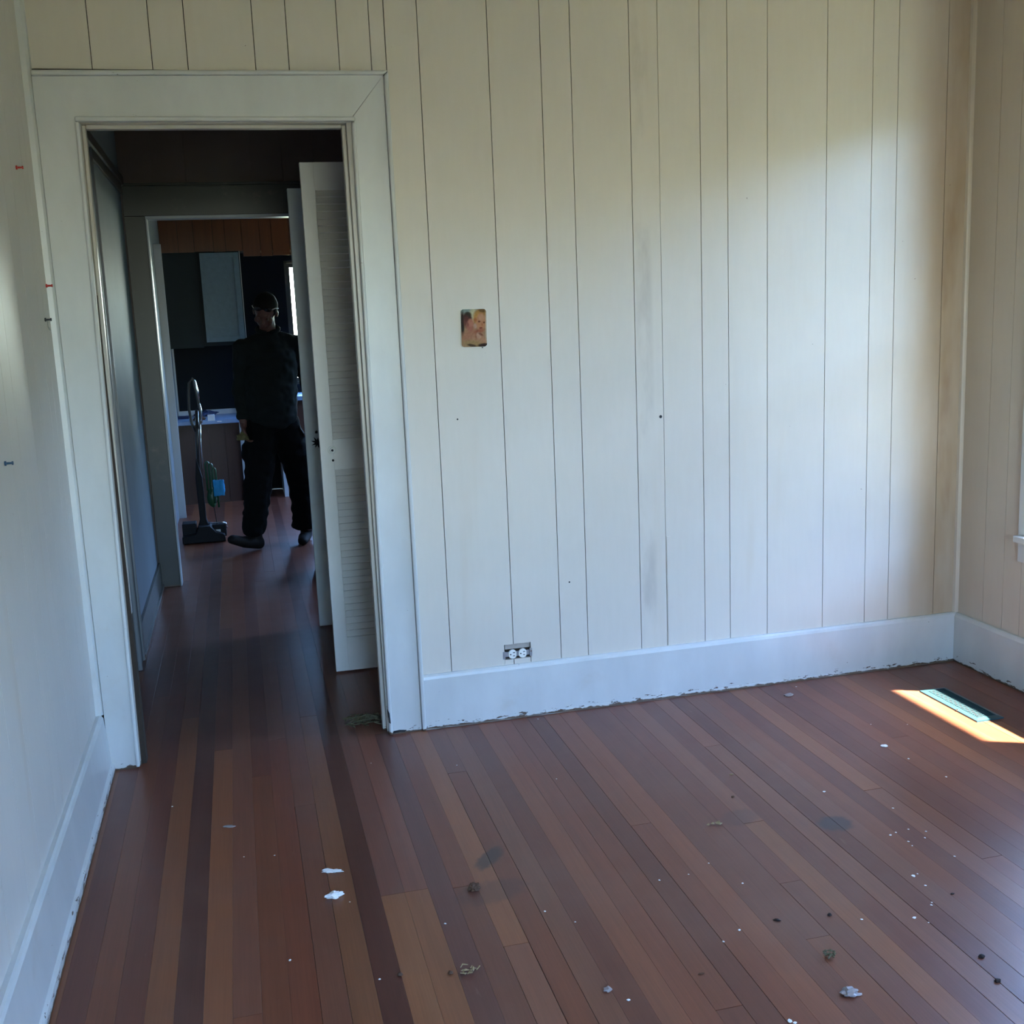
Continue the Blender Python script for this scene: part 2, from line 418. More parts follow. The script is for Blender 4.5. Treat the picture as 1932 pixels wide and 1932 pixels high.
# ragged caulk line where the baseboard meets the boards
def ragged(parent, x0, x1, yf, n=90, seed=3, axis='x'):
    rr = random.Random(seed); bm = bmesh.new(); top = []; bot = []; mid = []
    for i in range(n + 1):
        u = x0 + (x1 - x0) * i / n; d = rr.uniform(0.001, 0.007); h = rr.uniform(0.004, 0.009)
        pts = ((u, yf - 0.0005, h), (u, yf - d, h * 0.6), (u, yf - d - 0.001, 0.0002))
        if axis == 'y': pts = tuple((yf + (yf - p[1]), p[0], p[2]) for p in pts)
        row = [bm.verts.new(p) for p in pts]
        top.append(row)
    for a, b in zip(top, top[1:]):
        for k in range(2): bm.faces.new((a[k], b[k], b[k+1], a[k+1]))
    return obj('paint_edge', bm, M['trim'], parent)
ragged(bb, 0.01, XR - 0.03, 0.0)
# right wall baseboard (face at x = XR-0.02)
bm = bmesh.new(); prism(bm, [(XR - 0.02, 0), (XR - 0.02, 0.191), (XR - 0.016, 0.201), (XR - 0.011, 0.207), (XR + 0.014, 0.207), (XR + 0.014, 0)], 1, REAR, 0.0)
br = struct(obj('baseboard_right', bm, M['trim']), 'white baseboard along the right wall under the window', 'baseboard')
# left wall baseboard: board plus shoe strip
bm = bmesh.new(); prism(bm, [(XL - 0.014, 0), (XL - 0.014, 0.205), (-1.112, 0.2065), (-1.106, 0.203), (-1.101, 0.195), (-1.091, 0.034), (-1.088, 0.030), (-1.083, 0.024), (-1.081, 0.012), (-1.081, 0.0)], 1, REAR, -0.002)
bl = struct(obj('baseboard_left', bm, M['trim']), 'white baseboard with shoe strip along the left wall', 'baseboard')
bm = bmesh.new(); prism(bm, [(-1.30, REAR), (-1.29, REAR)], 0, 0, 0) if False else None
bm.free() if False else None

# ---- side walls of the room
wl = struct(empty('wall_left', (0, 0, 0)), 'cream panelled left wall lit by daylight', 'wall')
obj('wall_core', B((-1.30, XL - 0.014, REAR, 0.03, 0, CEIL)), M['gap'], wl)
yl = [0.02, -0.11, -0.20, -0.39, -0.53, -0.75, -0.86, -1.12, -1.28, -1.50, -1.72, -1.83, -2.10, -2.32, -2.60, -2.9, -3.3, -3.7, -4.2, -4.7, -5.2, REAR]
for b, a in zip(yl, yl[1:]):
    obj('wall_board', B((XL - 0.014, XL, a + 0.001, b - 0.001, 0.205, CEIL)), M['panel_left'], wl)
wr = struct(empty('wall_right', (0, 0, 0)), 'cream panelled right wall with window', 'wall')
WY = (-1.10, -0.43); WZ = (0.60, 2.34)        # rough opening, window 1
W2 = (-3.3, -2.45)                            # window 2, behind the frame edge
XO = XR + 0.17
def wall_with_holes(bm, x0, x1, ya, yb, holes, z0, z1):
    cur = ya
    for h0, h1, hz0, hz1 in sorted(holes):
        box(bm, x0, x1, cur, h0, z0, z1); box(bm, x0, x1, h0, h1, z0, hz0); box(bm, x0, x1, h0, h1, hz1, z1); cur = h1
    box(bm, x0, x1, cur, yb, z0, z1)
bm = bmesh.new(); wall_with_holes(bm, XR + 0.014, XO, REAR, 0.1, [(*WY, *WZ), (*W2, *WZ)], 0, CEIL)
obj('wall_core', bm, M['outside_wall'], wr)
yr = [0.02, -0.148, -0.262, -0.36, -0.50, -0.72, -0.90, -1.17, -1.36, -1.60, -1.75, -2.0, -2.28, -2.5, -2.9, -3.2, -3.62, -3.9, -4.3, -4.8, -5.2, REAR]
for b, a in zip(yr, yr[1:]):
    bm = bmesh.new(); g = 0.001; did = False
    for wy in (WY, W2):
        lo, hi = max(a, wy[0]), min(b, wy[1])
        if hi > lo + 0.001:
            did = True
            box(bm, XR, XR + 0.014, a + g, b - g, 0.205, WZ[0]); box(bm, XR, XR + 0.014, a + g, b - g, WZ[1], CEIL)
            if lo > a + 0.002: box(bm, XR, XR + 0.014, a + g, lo, WZ[0], WZ[1])
            if hi < b - 0.002: box(bm, XR, XR + 0.014, hi, b - g, WZ[0], WZ[1])
    if not did: box(bm, XR, XR + 0.014, a + g, b - g, 0.205, CEIL)
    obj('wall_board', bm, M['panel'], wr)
# corner strips
bm = bmesh.new(); prism(bm, [(XR, YB), (XR - 0.017, YB), (XR - 0.013, YB - 0.010), (XR - 0.006, YB - 0.014), (XR, YB - 0.016)], 2, 0.207, CEIL)
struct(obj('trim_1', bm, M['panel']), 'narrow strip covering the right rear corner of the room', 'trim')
bm = bmesh.new(); prism(bm, [(XL, 0.02), (XL + 0.026, 0.02), (XL + 0.024, 0.004), (XL + 0.016, -0.004), (XL, -0.008)], 2, 0.205, CEIL)
struct(obj('trim_2', bm, M['trim']), 'rounded strip in the left corner beside the door casing', 'trim')
# ceiling, rear wall
struct(obj('ceiling', B((-1.30, 2.43, REAR - 0.15, 0.09, CEIL, CEIL + 0.1)), M['plaster']), 'plain ceiling above the room', 'ceiling')
bm = bmesh.new()
RW = (-0.6, 0.7)  # unseen rear window, added and widened to brighten the hall doors
box(bm, -1.30, RW[0], REAR - 0.15, REAR, 0, CEIL); box(bm, RW[1], 2.43, REAR - 0.15, REAR, 0, CEIL)
box(bm, RW[0], RW[1], REAR - 0.15, REAR, 0, 0.7); box(bm, RW[0], RW[1], REAR - 0.15, REAR, 2.25, CEIL)
struct(obj('wall_rear', bm, M['panel']), 'wall behind the camera with an added wide window', 'wall')

# ---- windows
def window(n, label, xi, xo, ya, yb, z0, z1, axis=0, stool=True, casing=True, mat='trim', sash=True, half=True, ym=None):
    """axis 0: window in a wall whose normal is x (ya..yb along y); axis 1: along x.  xi inner face, xo outer face"""
    r = struct(empty('window_%d' % n, (0, 0, 0)), label, 'window')
    s = 1 if xo > xi else -1
    def bx(bm, d0, d1, u0, u1, za, zb):
        lo, hi = sorted((xi + s * d0, xi + s * d1))
        if axis == 0: box(bm, lo, hi, u0, u1, za, zb)
        else: box(bm, u0, u1, lo, hi, za, zb)
    D = abs(xo - xi)
    bm = bmesh.new()
    bx(bm, 0, D, ya, ya + 0.02, z0, z1); bx(bm, 0, D, yb - 0.02, yb, z0, z1); bx(bm, 0, D, ya, yb, z1 - 0.02, z1); bx(bm, 0.03, D + 0.03, ya, yb, z0 - 0.005, z0 + 0.02)
    obj('window_frame', bm, M[mat], r)
    if casing:
        c = 0.075
        bm = bmesh.new(); bx(bm, -0.018, 0, ya - c, ya + 0.006, z0, z1 + c)
        obj('casing', bm, M[mat], r, bevel=0.004)
        bm = bmesh.new(); bx(bm, -0.018, 0, yb - 0.006, yb + c, z0, z1 + c)
        obj('casing', bm, M[mat], r, bevel=0.004)
        bm = bmesh.new(); bx(bm, -0.018, 0, ya + 0.006, yb - 0.006, z1 - 0.006, z1 + c)
        obj('casing', bm, M[mat], r, bevel=0.004)
        bm = bmesh.new(); bx(bm, -0.016, 0, ya - c, yb + c, z0 - 0.10, z0 - 0.02)
        obj('apron', bm, M[mat], r, bevel=0.003)
    if stool:
        bm = bmesh.new(); bx(bm, -0.05, 0.05, ya - 0.062, yb + 0.062, z0 - 0.02, z0 + 0.006)
        obj('window_sill', bm, M[mat], r, bevel=0.004)
    ym = ym or (z0 + z1) / 2
    a, b = ya + 0.02, yb - 0.02
    for k, (za, zb, d) in enumerate(((z0 + 0.02, ym + 0.018, 0.06), (ym - 0.018, z1 - 0.02, 0.095))):
        bm = bmesh.new(); t = 0.035
        bx(bm, d, d + 0.03, a, a + 0.03, za, zb); bx(bm, d, d + 0.03, b - 0.03, b, za, zb); bx(bm, d, d + 0.03, a + 0.03, b - 0.03, za, za + t); bx(bm, d, d + 0.03, a + 0.03, b - 0.03, zb - t, zb)
        sh = obj('sash', bm, M[mat], r)
        bm = bmesh.new(); bx(bm, d + 0.012, d + 0.016, a + 0.03, b - 0.03, za + t, zb - t)
        obj('pane', bm, M['glass'], sh)
    return r
window(1, 'window in the right wall near the rear corner, its white casing at the photo edge', XR, XO, *WY, *WZ)
window(2, 'second window in the right wall, outside the photo', XR, XO, *W2, *WZ)
window(3, 'unseen wide window added behind the camera to light the hall doors', REAR, REAR - 0.15, RW[0], RW[1], 0.7, 2.25, axis=1)
portal('portal_window_1', (XO + 0.02, sum(WY)/2, sum(WZ)/2), (0, R(90), 0), WZ[1]-WZ[0], WY[1]-WY[0])
portal('portal_window_2', (XO + 0.02, sum(W2)/2, sum(WZ)/2), (0, R(90), 0), WZ[1]-WZ[0], W2[1]-W2[0])
portal('portal_window_3', (sum(RW)/2, REAR - 0.17, 1.475), (R(90), 0, 0), RW[1]-RW[0], 1.55)
bpy.data.objects['portal_window_3'].rotation_euler = (R(-90), 0, R(180))

# ---- outside
struct(obj('ground_outside', B((-40, 40, -40, 40, -0.9, -0.7)), M['grass']), 'dry grass outside the house', 'ground')
struct(obj('eave', B((XO, 2.976, -6.2, 0.6, 2.60, 2.72)), M['outside_wall']), 'roof eave above the right side windows', 'eave')
hb = bmesh.new(); rr = random.Random(5)
for i in range(46):
    y = -22 + i * 0.85; ball(hb, (10.5 + rr.uniform(-0.6, 0.6), y, 0.9 + rr.uniform(-0.3, 0.5)), (1.5, 1.2, rr.uniform(2.8, 3.8)), 2)
for v in hb.verts: v.co += noise.noise_vector(v.co * 1.3) * 0.4
tag(obj('added_hedge', hb, M['added_hedge']), 'tall unseen foliage row added outside the right side windows to cut off low sky', 'added_hedge', kind='stuff')  # out of view, added to block the low sky at the windows

# ---- door 1: cased opening to the hall
d1 = struct(empty('door_1', (0, 0, 0)), 'wide white cased doorway opening from the room into the dark hall', 'doorway')
# casing boards drawn as photographed (slightly out of plumb)
def quadprism(poly, y0, y1):
    bm = bmesh.new(); prism(bm, poly, 1, y0, y1); return bm
YC = YB + 0.03
obj('casing', quadprism([(-1.0985, 0), (-1.010, 0), (-0.984, 2.160), (-1.0985, 2.160)], 0.0, YC), M['trim'], d1)
obj('casing', quadprism([(-0.120, 0), (-0.006, 0), (-0.006, 2.2975), (-0.118, 2.162)], 0.0, YC), M['trim'], d1)
obj('casing', quadprism([(-1.0985, 2.160), (-0.984, 2.160), (-0.1195, 2.163), (-0.006, 2.2985), (-1.0985, 2.285)], 0.0, YC), M['trim'], d1)
def bead(poly, y0=-0.012, y1=0.02, m='trim', par=None, nm='bead'):
    return obj(nm, quadprism(poly, y0, y1), M[m], par or d1, bevel=0.005)
bead([(-0.0045, 0), (0.010, 0), (0.010, 2.309), (-0.0045, 2.297)])
bead([(-1.0985, 2.286), (-0.006, 2.299), (0.010, 2.312), (-1.0985, 2.302)])
bead([(-0.127, 0), (-0.114, 0), (-0.108, 2.150), (-0.121, 2.150)], -0.009)
bead([(-1.012, 0.004), (-0.999, 0.004), (-0.973, 2.150), (-0.986, 2.150)], -0.009)
bead([(-0.986, 2.150), (-0.108, 2.152), (-0.108, 2.166), (-0.986, 2.166)], -0.009)
# jambs with stop strip and a chipped foot
obj('jamb', quadprism([(-1.04, 0), (-0.998, 0), (-0.974, 2.155), (-1.02, 2.155)], 0.0205, 0.105), M['jamb'], d1)
obj('jamb', quadprism([(-0.130, 0), (-0.10, 0), (-0.10, 2.155), (-0.136, 2.155)], 0.0205, 0.105), M['jamb'], d1)
obj('jamb', quadprism([(-0.985, 2.148), (-0.13, 2.150), (-0.13, 2.18), (-0.985, 2.18)], 0.0205, 0.105), M['jamb'], d1)
obj('stop', quadprism([(-0.144, 0), (-0.130, 0), (-0.136, 2.148), (-0.150, 2.148)], 0.05, 0.083), M['jamb'], d1, bevel=0.003)
obj('stop', quadprism([(-0.998, 0), (-0.986, 0), (-0.962, 2.148), (-0.974, 2.148)], 0.05, 0.083), M['jamb'], d1, bevel=0.003)
obj('stop', quadprism([(-0.962, 2.136), (-0.150, 2.138), (-0.150, 2.150), (-0.962, 2.150)], 0.05, 0.083), M['jamb'], d1, bevel=0.003)
obj('missing_chip', quadprism([(-0.112, 0.004), (-0.085, 0.006), (-0.070, 0.004), (-0.062, 0.010), (-0.088, 0.014), (-0.110, 0.012)], -0.0012, 0.004), M['dark_hole'], d1)
obj('missing_chip', quadprism([(-0.1285, 0.10), (-0.122, 0.085), (-0.120, 0.045), (-0.126, 0.05)], -0.0105, 0.004), M['dark_hole'], d1)

# ---- hall
wh = struct(empty('wall_hall', (0, 0, 0)), 'dim grey painted hall walls', 'wall')
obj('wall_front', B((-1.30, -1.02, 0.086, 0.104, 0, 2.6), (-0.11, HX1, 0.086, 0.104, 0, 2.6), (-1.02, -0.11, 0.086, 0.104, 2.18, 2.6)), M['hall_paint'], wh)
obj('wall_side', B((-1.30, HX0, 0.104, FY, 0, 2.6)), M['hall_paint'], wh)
# casing and mouldings on the left hall wall
obj('casing', B((HX0, HX0 + 0.014, 1.185, 1.33, 0.0, 2.27)), M['hall_paint'], wh, bevel=0.003)
for yy in (1.165, 1.315):
    bm = bmesh.new(); tube(bm, [(HX0 + 0.012, yy, 0), (HX0 + 0.012, yy, 2.27)], 0.011, 10)
    obj('bead', bm, M['kit_trim'], wh, smooth=True)
obj('head_moulding', B((HX0, HX0 + 0.022, 0.3, FY, 2.29, 2.335), (HX0, HX0 + 0.012, 0.3, FY, 2.24, 2.29)), M['hall_trim'], wh, bevel=0.003)
obj('side_baseboard', B((HX0, HX0 + 0.014, 1.34, FY, 0, 0.15), (HX0, HX0 + 0.024, 1.34, FY, 0, 0.018)), M['hall_trim'], wh, bevel=0.002)
# right hall wall with closet opening and side-room opening
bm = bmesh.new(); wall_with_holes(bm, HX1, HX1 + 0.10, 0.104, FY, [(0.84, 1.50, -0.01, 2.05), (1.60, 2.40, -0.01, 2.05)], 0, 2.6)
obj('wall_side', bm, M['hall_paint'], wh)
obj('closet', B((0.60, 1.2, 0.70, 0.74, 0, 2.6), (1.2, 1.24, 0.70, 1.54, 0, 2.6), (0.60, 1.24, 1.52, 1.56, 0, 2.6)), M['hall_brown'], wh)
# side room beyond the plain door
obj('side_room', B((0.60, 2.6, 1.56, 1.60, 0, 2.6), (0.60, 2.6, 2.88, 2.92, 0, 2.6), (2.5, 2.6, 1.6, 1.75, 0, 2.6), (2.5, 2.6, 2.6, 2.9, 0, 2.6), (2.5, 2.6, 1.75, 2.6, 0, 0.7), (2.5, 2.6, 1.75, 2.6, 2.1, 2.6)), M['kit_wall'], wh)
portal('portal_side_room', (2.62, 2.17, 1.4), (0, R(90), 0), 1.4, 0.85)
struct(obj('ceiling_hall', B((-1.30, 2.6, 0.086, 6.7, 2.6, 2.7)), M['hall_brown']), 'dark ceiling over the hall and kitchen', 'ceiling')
# ---- wall between hall and kitchen, with door 2
wf = struct(empty('wall_far', (0, 0, 0)), 'dark boarded wall at the end of the hall', 'wall')
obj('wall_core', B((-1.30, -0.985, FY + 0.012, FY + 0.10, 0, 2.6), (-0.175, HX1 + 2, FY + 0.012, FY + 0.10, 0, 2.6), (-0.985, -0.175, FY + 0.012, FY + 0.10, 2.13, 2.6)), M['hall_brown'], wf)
for i in range(9):
    xa = -1.10 + i * 0.178
    obj('wall_board', B((xa + 0.001, xa + 0.177, FY + 0.002, FY + 0.012, 2.30, 2.6)), M['hall_brown'], wf)
d2 = struct(empty('door_2', (0, 0, 0)), 'shadowed doorway at the end of the hall leading into the kitchen', 'doorway')
obj('casing', B((-1.094, -0.982, FY - 0.01, FY + 0.012, 0, 2.12)), M['hall_trim'], d2, bevel=0.003)
obj('casing', B((-0.178, -0.066, FY - 0.01, FY + 0.012, 0, 2.12)), M['hall_trim'], d2, bevel=0.003)
obj('casing', B((-1.094, -0.066, FY - 0.01, FY + 0.012, 2.12, 2.285)), M['hall_trim'], d2, bevel=0.003)
obj('jamb', B((-0.99, -0.975, FY - 0.006, FY + 0.10, 0, 2.12)), M['kit_trim'], d2)
obj('jamb', B((-0.19, -0.175, FY - 0.006, FY + 0.10, 0, 2.12)), M['kit_trim'], d2)
obj('jamb', B((-0.975, -0.19, FY - 0.006, FY + 0.10, 2.105, 2.12)), M['kit_trim'], d2)
obj('cap', B((-1.10, -0.05, FY - 0.016, FY + 0.012, 2.285, 2.298)), M['hall_trim'], d2)

# ---- door 3: louvered door standing open into the hall
d3 = struct(empty('door_3', (0.50, 0.80, 0)), 'white louvered closet door standing open behind the right door casing', 'door')
L0, L1, LY0, LY1 = -0.249, 0.495, 0.785, 0.815
def dp(name, bm, mat, **k): return obj(name, bm, mat, d3, **k)
dp('stile', B((L0, L0 + 0.056, LY0, LY1, 0.008, 2.130)), M['door'], bevel=0.002)
dp('stile', B((L1 - 0.056, L1, LY0, LY1, 0.008, 2.130)), M['door'], bevel=0.002)
a, b = L0 + 0.056, L1 - 0.056
for z0_, z1_ in ((0.008, 0.155), (0.888, 1.015), (2.022, 2.130)):
    dp('rail', B((a, b, LY0 + 0.001, LY1 - 0.001, z0_, z1_)), M['door'])
sl = None
sm = bmesh.new(); box(sm, a - 0.004, b + 0.004, -0.003, 0.003, -0.0163, 0.0163)
bmesh.ops.rotate(sm, verts=sm.verts[:], cent=(0, 0, 0), matrix=Matrix.Rotation(R(-38), 3, 'X'))
sme = bpy.data.meshes.new('slat'); sm.to_mesh(sme); sm.free(); sme.materials.append(M['door'])
for za, zb, n in ((0.155, 0.888, 25), (1.015, 2.022, 36)):
    pt = (zb - za) / n
    for k in range(n):
        o = new('slat', sme, None, d3); o.location = (0, 0.800, za + pt * (k + 0.5))
bm = bmesh.new(); disc(bm, (-0.200, LY0 + 0.001, 0.972), (0, -1, 0), 0.017, 0.005, 20, 0.015); disc(bm, (-0.200, LY0 - 0.004, 0.972), (0, -1, 0), 0.012, 0.012, 16, 0.009)
dp('rosette', bm, M['white_plastic'])
bm = bmesh.new(); disc(bm, (-0.200, LY0 - 0.0155, 0.972), (0, -1, 0), 0.005, 0.001, 12)
dp('spindle_hole', bm, M['dark_hole'])
bm = bmesh.new(); disc(bm, (-0.1985, LY0 + 0.001, 0.928), (0, -1, 0), 0.0052, 0.0018, 10)
dp('screw_hole', bm, M['dark_hole'])
fix_children(d3)

# ---- door 4: plain slab door further down the hall
d4 = struct(empty('door_4', (0.49, 1.56, 0)), 'plain pale blue-grey slab door standing open behind the louvered door', 'door')
obj('slab', B((-0.262, 0.485, 1.545, 1.58, 0.008, 2.118)), M['door_blue'], d4, bevel=0.002)
def star(cx, cz, r0, r1, n, y):
    poly = []
    rr = random.Random(4)
    for k in range(2 * n):
        r = (r1 if k % 2 else r0) * rr.uniform(0.85, 1.15); an = math.pi * k / n
        poly.append((cx + r * math.cos(an), cz + r * math.sin(an)))
    bm = bmesh.new(); prism(bm, poly, 1, y - 0.0015, y + 0.001); return bm
obj('lock_hole', star(-0.207, 0.925, 0.031, 0.014, 9, 1.545), M['dark_hole'], d4)
c = at(597, 815, 1, 1.545); obj('screw_hole', star(c.x, c.z, 0.009, 0.006, 5, 1.545), M['dark_hole'], d4)
bm = bmesh.new(); disc(bm, (-0.195, 1.5445, 0.905), (0, -1, 0), 0.006, 0.0005, 10); obj('scuff', bm, M['dark_hole'], d4)
fix_children(d4)

# ------------------------------------------------------------------ kitchen
wk = struct(empty('wall_kitchen', (0, 0, 0)), 'dim kitchen walls seen through both doorways', 'wall')
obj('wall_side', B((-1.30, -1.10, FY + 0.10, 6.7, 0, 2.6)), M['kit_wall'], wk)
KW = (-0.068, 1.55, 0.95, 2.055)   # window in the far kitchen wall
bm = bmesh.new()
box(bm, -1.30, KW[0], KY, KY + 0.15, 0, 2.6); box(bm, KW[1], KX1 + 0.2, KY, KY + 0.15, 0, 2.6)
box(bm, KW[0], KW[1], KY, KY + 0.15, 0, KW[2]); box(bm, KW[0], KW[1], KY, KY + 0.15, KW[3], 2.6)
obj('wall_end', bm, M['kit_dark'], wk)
KR = (3.9, 5.6, 0.9, 2.2)
bm = bmesh.new(); wall_with_holes(bm, KX1, KX1 + 0.12, FY + 0.1, 6.6, [KR], 0, 2.6)
obj('wall_side', bm, M['kit_wall'], wk)
obj('wood_soffit', B((-1.10, KX1, 6.115, KY, 2.13, 2.6)), M['gap'], wk)
xs = [-1.10, -0.95, -0.82, -0.66, -0.56, -0.42, -0.27, -0.17, -0.02, 0.12, 0.3, 0.45, 0.6, 0.8, 1.0, 1.2, 1.45, 1.7, 1.9, 2.1]
for a_, b_ in zip(xs, xs[1:]):
    lo = 2.13 if a_ < -0.45 else 2.085
    obj('soffit_board', B((a_ + 0.002, b_ - 0.002, 6.10, 6.115, lo + random.uniform(-0.004, 0.004), 2.6)), M['orange_wood'], wk)
struct(obj('trim_3', B((-1.10, -1.045, 5.20, 5.25, 0.0, 2.14)), M['kit_trim'], None), 'pale upright board against the left kitchen wall', 'trim')
struct(obj('trim_4', B((-1.10, -1.085, KY - 0.015, KY, 0.76, 1.37)), M['kit_trim'], None), 'thin strip in the left rear corner of the kitchen above the counter', 'trim')
window(4, 'bright window in the far kitchen wall behind the man', KY, KY + 0.15, KW[0], KW[1], KW[2], KW[3], axis=1, mat='hall_trim', casing=False, stool=False, ym=1.36)
window(5, 'window in the right kitchen wall, hidden behind the open doors', KX1, KX1 + 0.12, KR[0], KR[1], KR[2], KR[3], axis=0, mat='kit_trim', casing=False)
portal('portal_kitchen_far', ((KW[0]+KW[1])/2, KY + 0.17, (KW[2]+KW[3])/2), (R(90), 0, R(180)), KW[1]-KW[0], KW[3]-KW[2])
portal('portal_kitchen_right', (KX1 + 0.14, (KR[0]+KR[1])/2, (KR[2]+KR[3])/2), (0, R(90), 0), KR[3]-KR[2], KR[1]-KR[0])

# upper cabinet
uc = root('wall_cabinet', 'blue-grey wall cabinet with one panelled door above the kitchen counter', 'cabinet', (-0.79, 6.25, 1.335))
obj('carcass', B((-1.098, -0.455, 6.12, KY - 0.002, 1.335, 2.128)), M['blue_cab_side'], uc)
obj('blank_panel', B((-1.098, -0.812, 6.10, 6.12, 1.325, 2.128)), M['blue_cab_side'], uc, bevel=0.002)
dr = obj('door', B((-0.785, -0.462, 6.078, 6.10, 1.368, 2.118)), M['blue_cab'], uc, bevel=0.002)
bm = bmesh.new(); fx0, fx1, fz0, fz1 = -0.785, -0.462, 1.368, 2.118
for q in ((fx0, fx0+0.03, fz0, fz1), (fx1-0.045, fx1, fz0, fz1), (fx0+0.03, fx1-0.045, fz0, fz0+0.045), (fx0+0.03, fx1-0.045, fz1-0.04, fz1)):
    box(bm, q[0], q[1], 6.066, 6.079, q[2], q[3])
obj('door_frame', bm, M['blue_cab'], dr, bevel=0.002)
obj('end_strip', B((-0.4555, -0.449, 6.10, 6.13, 1.335, 2.128)), M['kit_trim'], uc)
fix_children(uc)
for c in COL.objects:
    if c.parent is dr: c.matrix_parent_inverse = Matrix.Identity(4)
# counter + base
ct = root('counter_top', 'blue-grey laminate counter top with raised back lip in the kitchen', 'counter', (-0.83, 6.1, 0.69))
obj('slab', B((-1.098, -0.555, 5.83, KY - 0.002, 0.684, 0.72)), M['counter'], ct, bevel=0.004)
obj('back_lip', B((-1.098, -0.575, KY - 0.025, KY - 0.003, 0.72, 0.765)), M['kit_trim'], ct, bevel=0.003)
fix_children(ct)
bc = root('base_cabinet', 'brown wooden base cabinet under the kitchen counter', 'cabinet', (-0.83, 6.1, 0))
obj('body', B((-1.098, -0.575, 5.90, KY - 0.002, 0.0, 0.683)), M['brown_wood'], bc)
for xa, xb in ((-1.098, -0.95), (-0.95, -0.83), (-0.83, -0.70), (-0.70, -0.575)):
    obj('front_board', B((xa + 0.002, xb - 0.002, 5.885, 5.90, 0.0, 0.66)), M['brown_wood'], bc)
obj('top_rail', B((-1.098, -0.575, 5.876, 5.89, 0.64, 0.683)), M['brown_wood'], bc)
ep = obj('end_panel', B((-0.575, -0.535, 5.87, KY - 0.002, 0.0, 0.683)), M['kit_trim'], bc); ep['label'] = 'whitish end panel'
fix_children(bc)
sc_ = root('sink_cabinet', 'brown base cabinet with pale edge behind the man, under the bright window', 'cabinet', (0.4, 6.1, 0))
obj('body', B((-0.20, 1.2, 5.93, KY - 0.002, 0.0, 0.84)), M['brown_wood'], sc_)
obj('edge_strip', B((-0.235, -0.20, 5.90, KY - 0.002, 0.0, 0.84)), M['kit_trim'], sc_)
obj('worktop', B((-0.25, 1.2, 5.87, KY - 0.002, 0.84, 0.875)), M['counter'], sc_)
fix_children(sc_)
# things on the counter
Z = 0.7203
def on(px, py): return at(px, py, 2, Z)
c = on(399, 794)
tag(obj('box', B((c.x - 0.03, c.x + 0.028, c.y, c.y + 0.05, Z, Z + 0.05)), M['paper'], bevel=0.002), 'small white box at the front edge of the kitchen counter', 'box')
def crumple(name, c, r, h, mat, seed, sub=3, amp=0.5, fr=None):
    bm = bmesh.new(); ball(bm, (0, 0, 0), 1.0, sub); k = fr or 1.7
    for v in bm.verts:
        n_ = noise.noise(v.co * k + Vector((seed * 3.1, seed, 0))); m_ = noise.noise(v.co * k * 2.7 + Vector((seed, 0, seed)))
        v.co *= 1 + amp * n_ + amp * 0.5 * m_
        v.co = Vector((v.co.x * r[0], v.co.y * r[1], max(v.co.z, -0.35) * h))
    zmin = min(v.co.z for v in bm.verts)
    for v in bm.verts: v.co.z -= zmin
    o = obj(name, bm, mat); o.location = c
    return o
c = on(388, 785); tag(crumple('cloth', (c.x, c.y + 0.05, Z + 0.001), (0.085, 0.10, 0), 0.035, M['navy'], 2), 'crumpled navy cloth lying behind the white box on the counter', 'cloth')
c = on(377, 793); tag(crumple('rag', (c.x, c.y + 0.03, Z), (0.05, 0.07, 0), 0.022, M['clod'], 5), 'dark brown rag beside the white box on the counter', 'cloth')
c = on(346, 791); bm = B((c.x - 0.045, c.x + 0.045, c.y, c.y + 0.10, Z, Z + 0.022)); tag(obj('magazine_pile', bm, M['navy'], bevel=0.002), 'dark folded paper pile at the left end of the counter', 'papers')
c = on(337, 785); bm = bmesh.new(); box(bm, c.x - 0.02, c.x + 0.03, c.y, c.y + 0.16, Z, Z + 0.004, Matrix.Rotation(0.5, 3, 'Z'))
tag(obj('paper_sheet', bm, M['paper']), 'pale paper sheet in the left rear corner of the counter', 'paper')
c = on(414, 796); bm = bmesh.new(); box(bm, c.x - 0.018, c.x + 0.018, c.y, c.y + 0.03, Z, Z + 0.005)
tag(obj('paper_scrap', bm, M['paper']), 'white paper scrap right of the white box on the counter', 'paper')

# ------------------------------------------------------------------ upright machine
VY = 4.15
vc = root('upright_cleaner', 'tall black upright floor cleaner with looped chrome handle standing in the kitchen', 'cleaner', (-0.87, VY, 0))
bm = bmesh.new(); prism(bm, [(-1.025, 0.006), (-0.735, 0.006), (-0.735, 0.055), (-0.79, 0.075), (-0.83, 0.12), (-0.91, 0.12), (-0.93, 0.07), (-1.025, 0.055)], 1, VY - 0.11, VY + 0.09)
obj('base', bm, M['black'], vc, bevel=0.006)
bx1 = obj('motor_box', B((-1.022, -0.925, VY - 0.05, VY + 0.08, 0.05, 0.138)), M['black'], vc, bevel=0.006)
obj('slot', B((-1.010, -0.935, VY - 0.0525, VY - 0.05, 0.085, 0.092), (-1.010, -0.935, VY - 0.0525, VY - 0.05, 0.105, 0.110)), M['shoe'], bx1)
bx2 = obj('battery_box', B((-0.812, -0.722, VY - 0.05, VY + 0.07, 0.03, 0.118)), M['black'], vc, bevel=0.006)
lb = obj('sticker', B((-0.804, -0.762, VY - 0.052, VY - 0.0495, 0.042, 0.083)), M['label'], bx2); lb['label'] = 'white sticker'
bm = bmesh.new(); tube(bm, [(-0.845, VY - 0.02, 0.120), (-0.83, VY - 0.03, 0.128), (-0.735, VY - 0.035, 0.130), (-0.722, VY - 0.035, 0.120), (-0.718, VY - 0.035, 0.085)], 0.0045, 8)
obj('chrome_rail', bm, M['chrome'], vc, smooth=True)
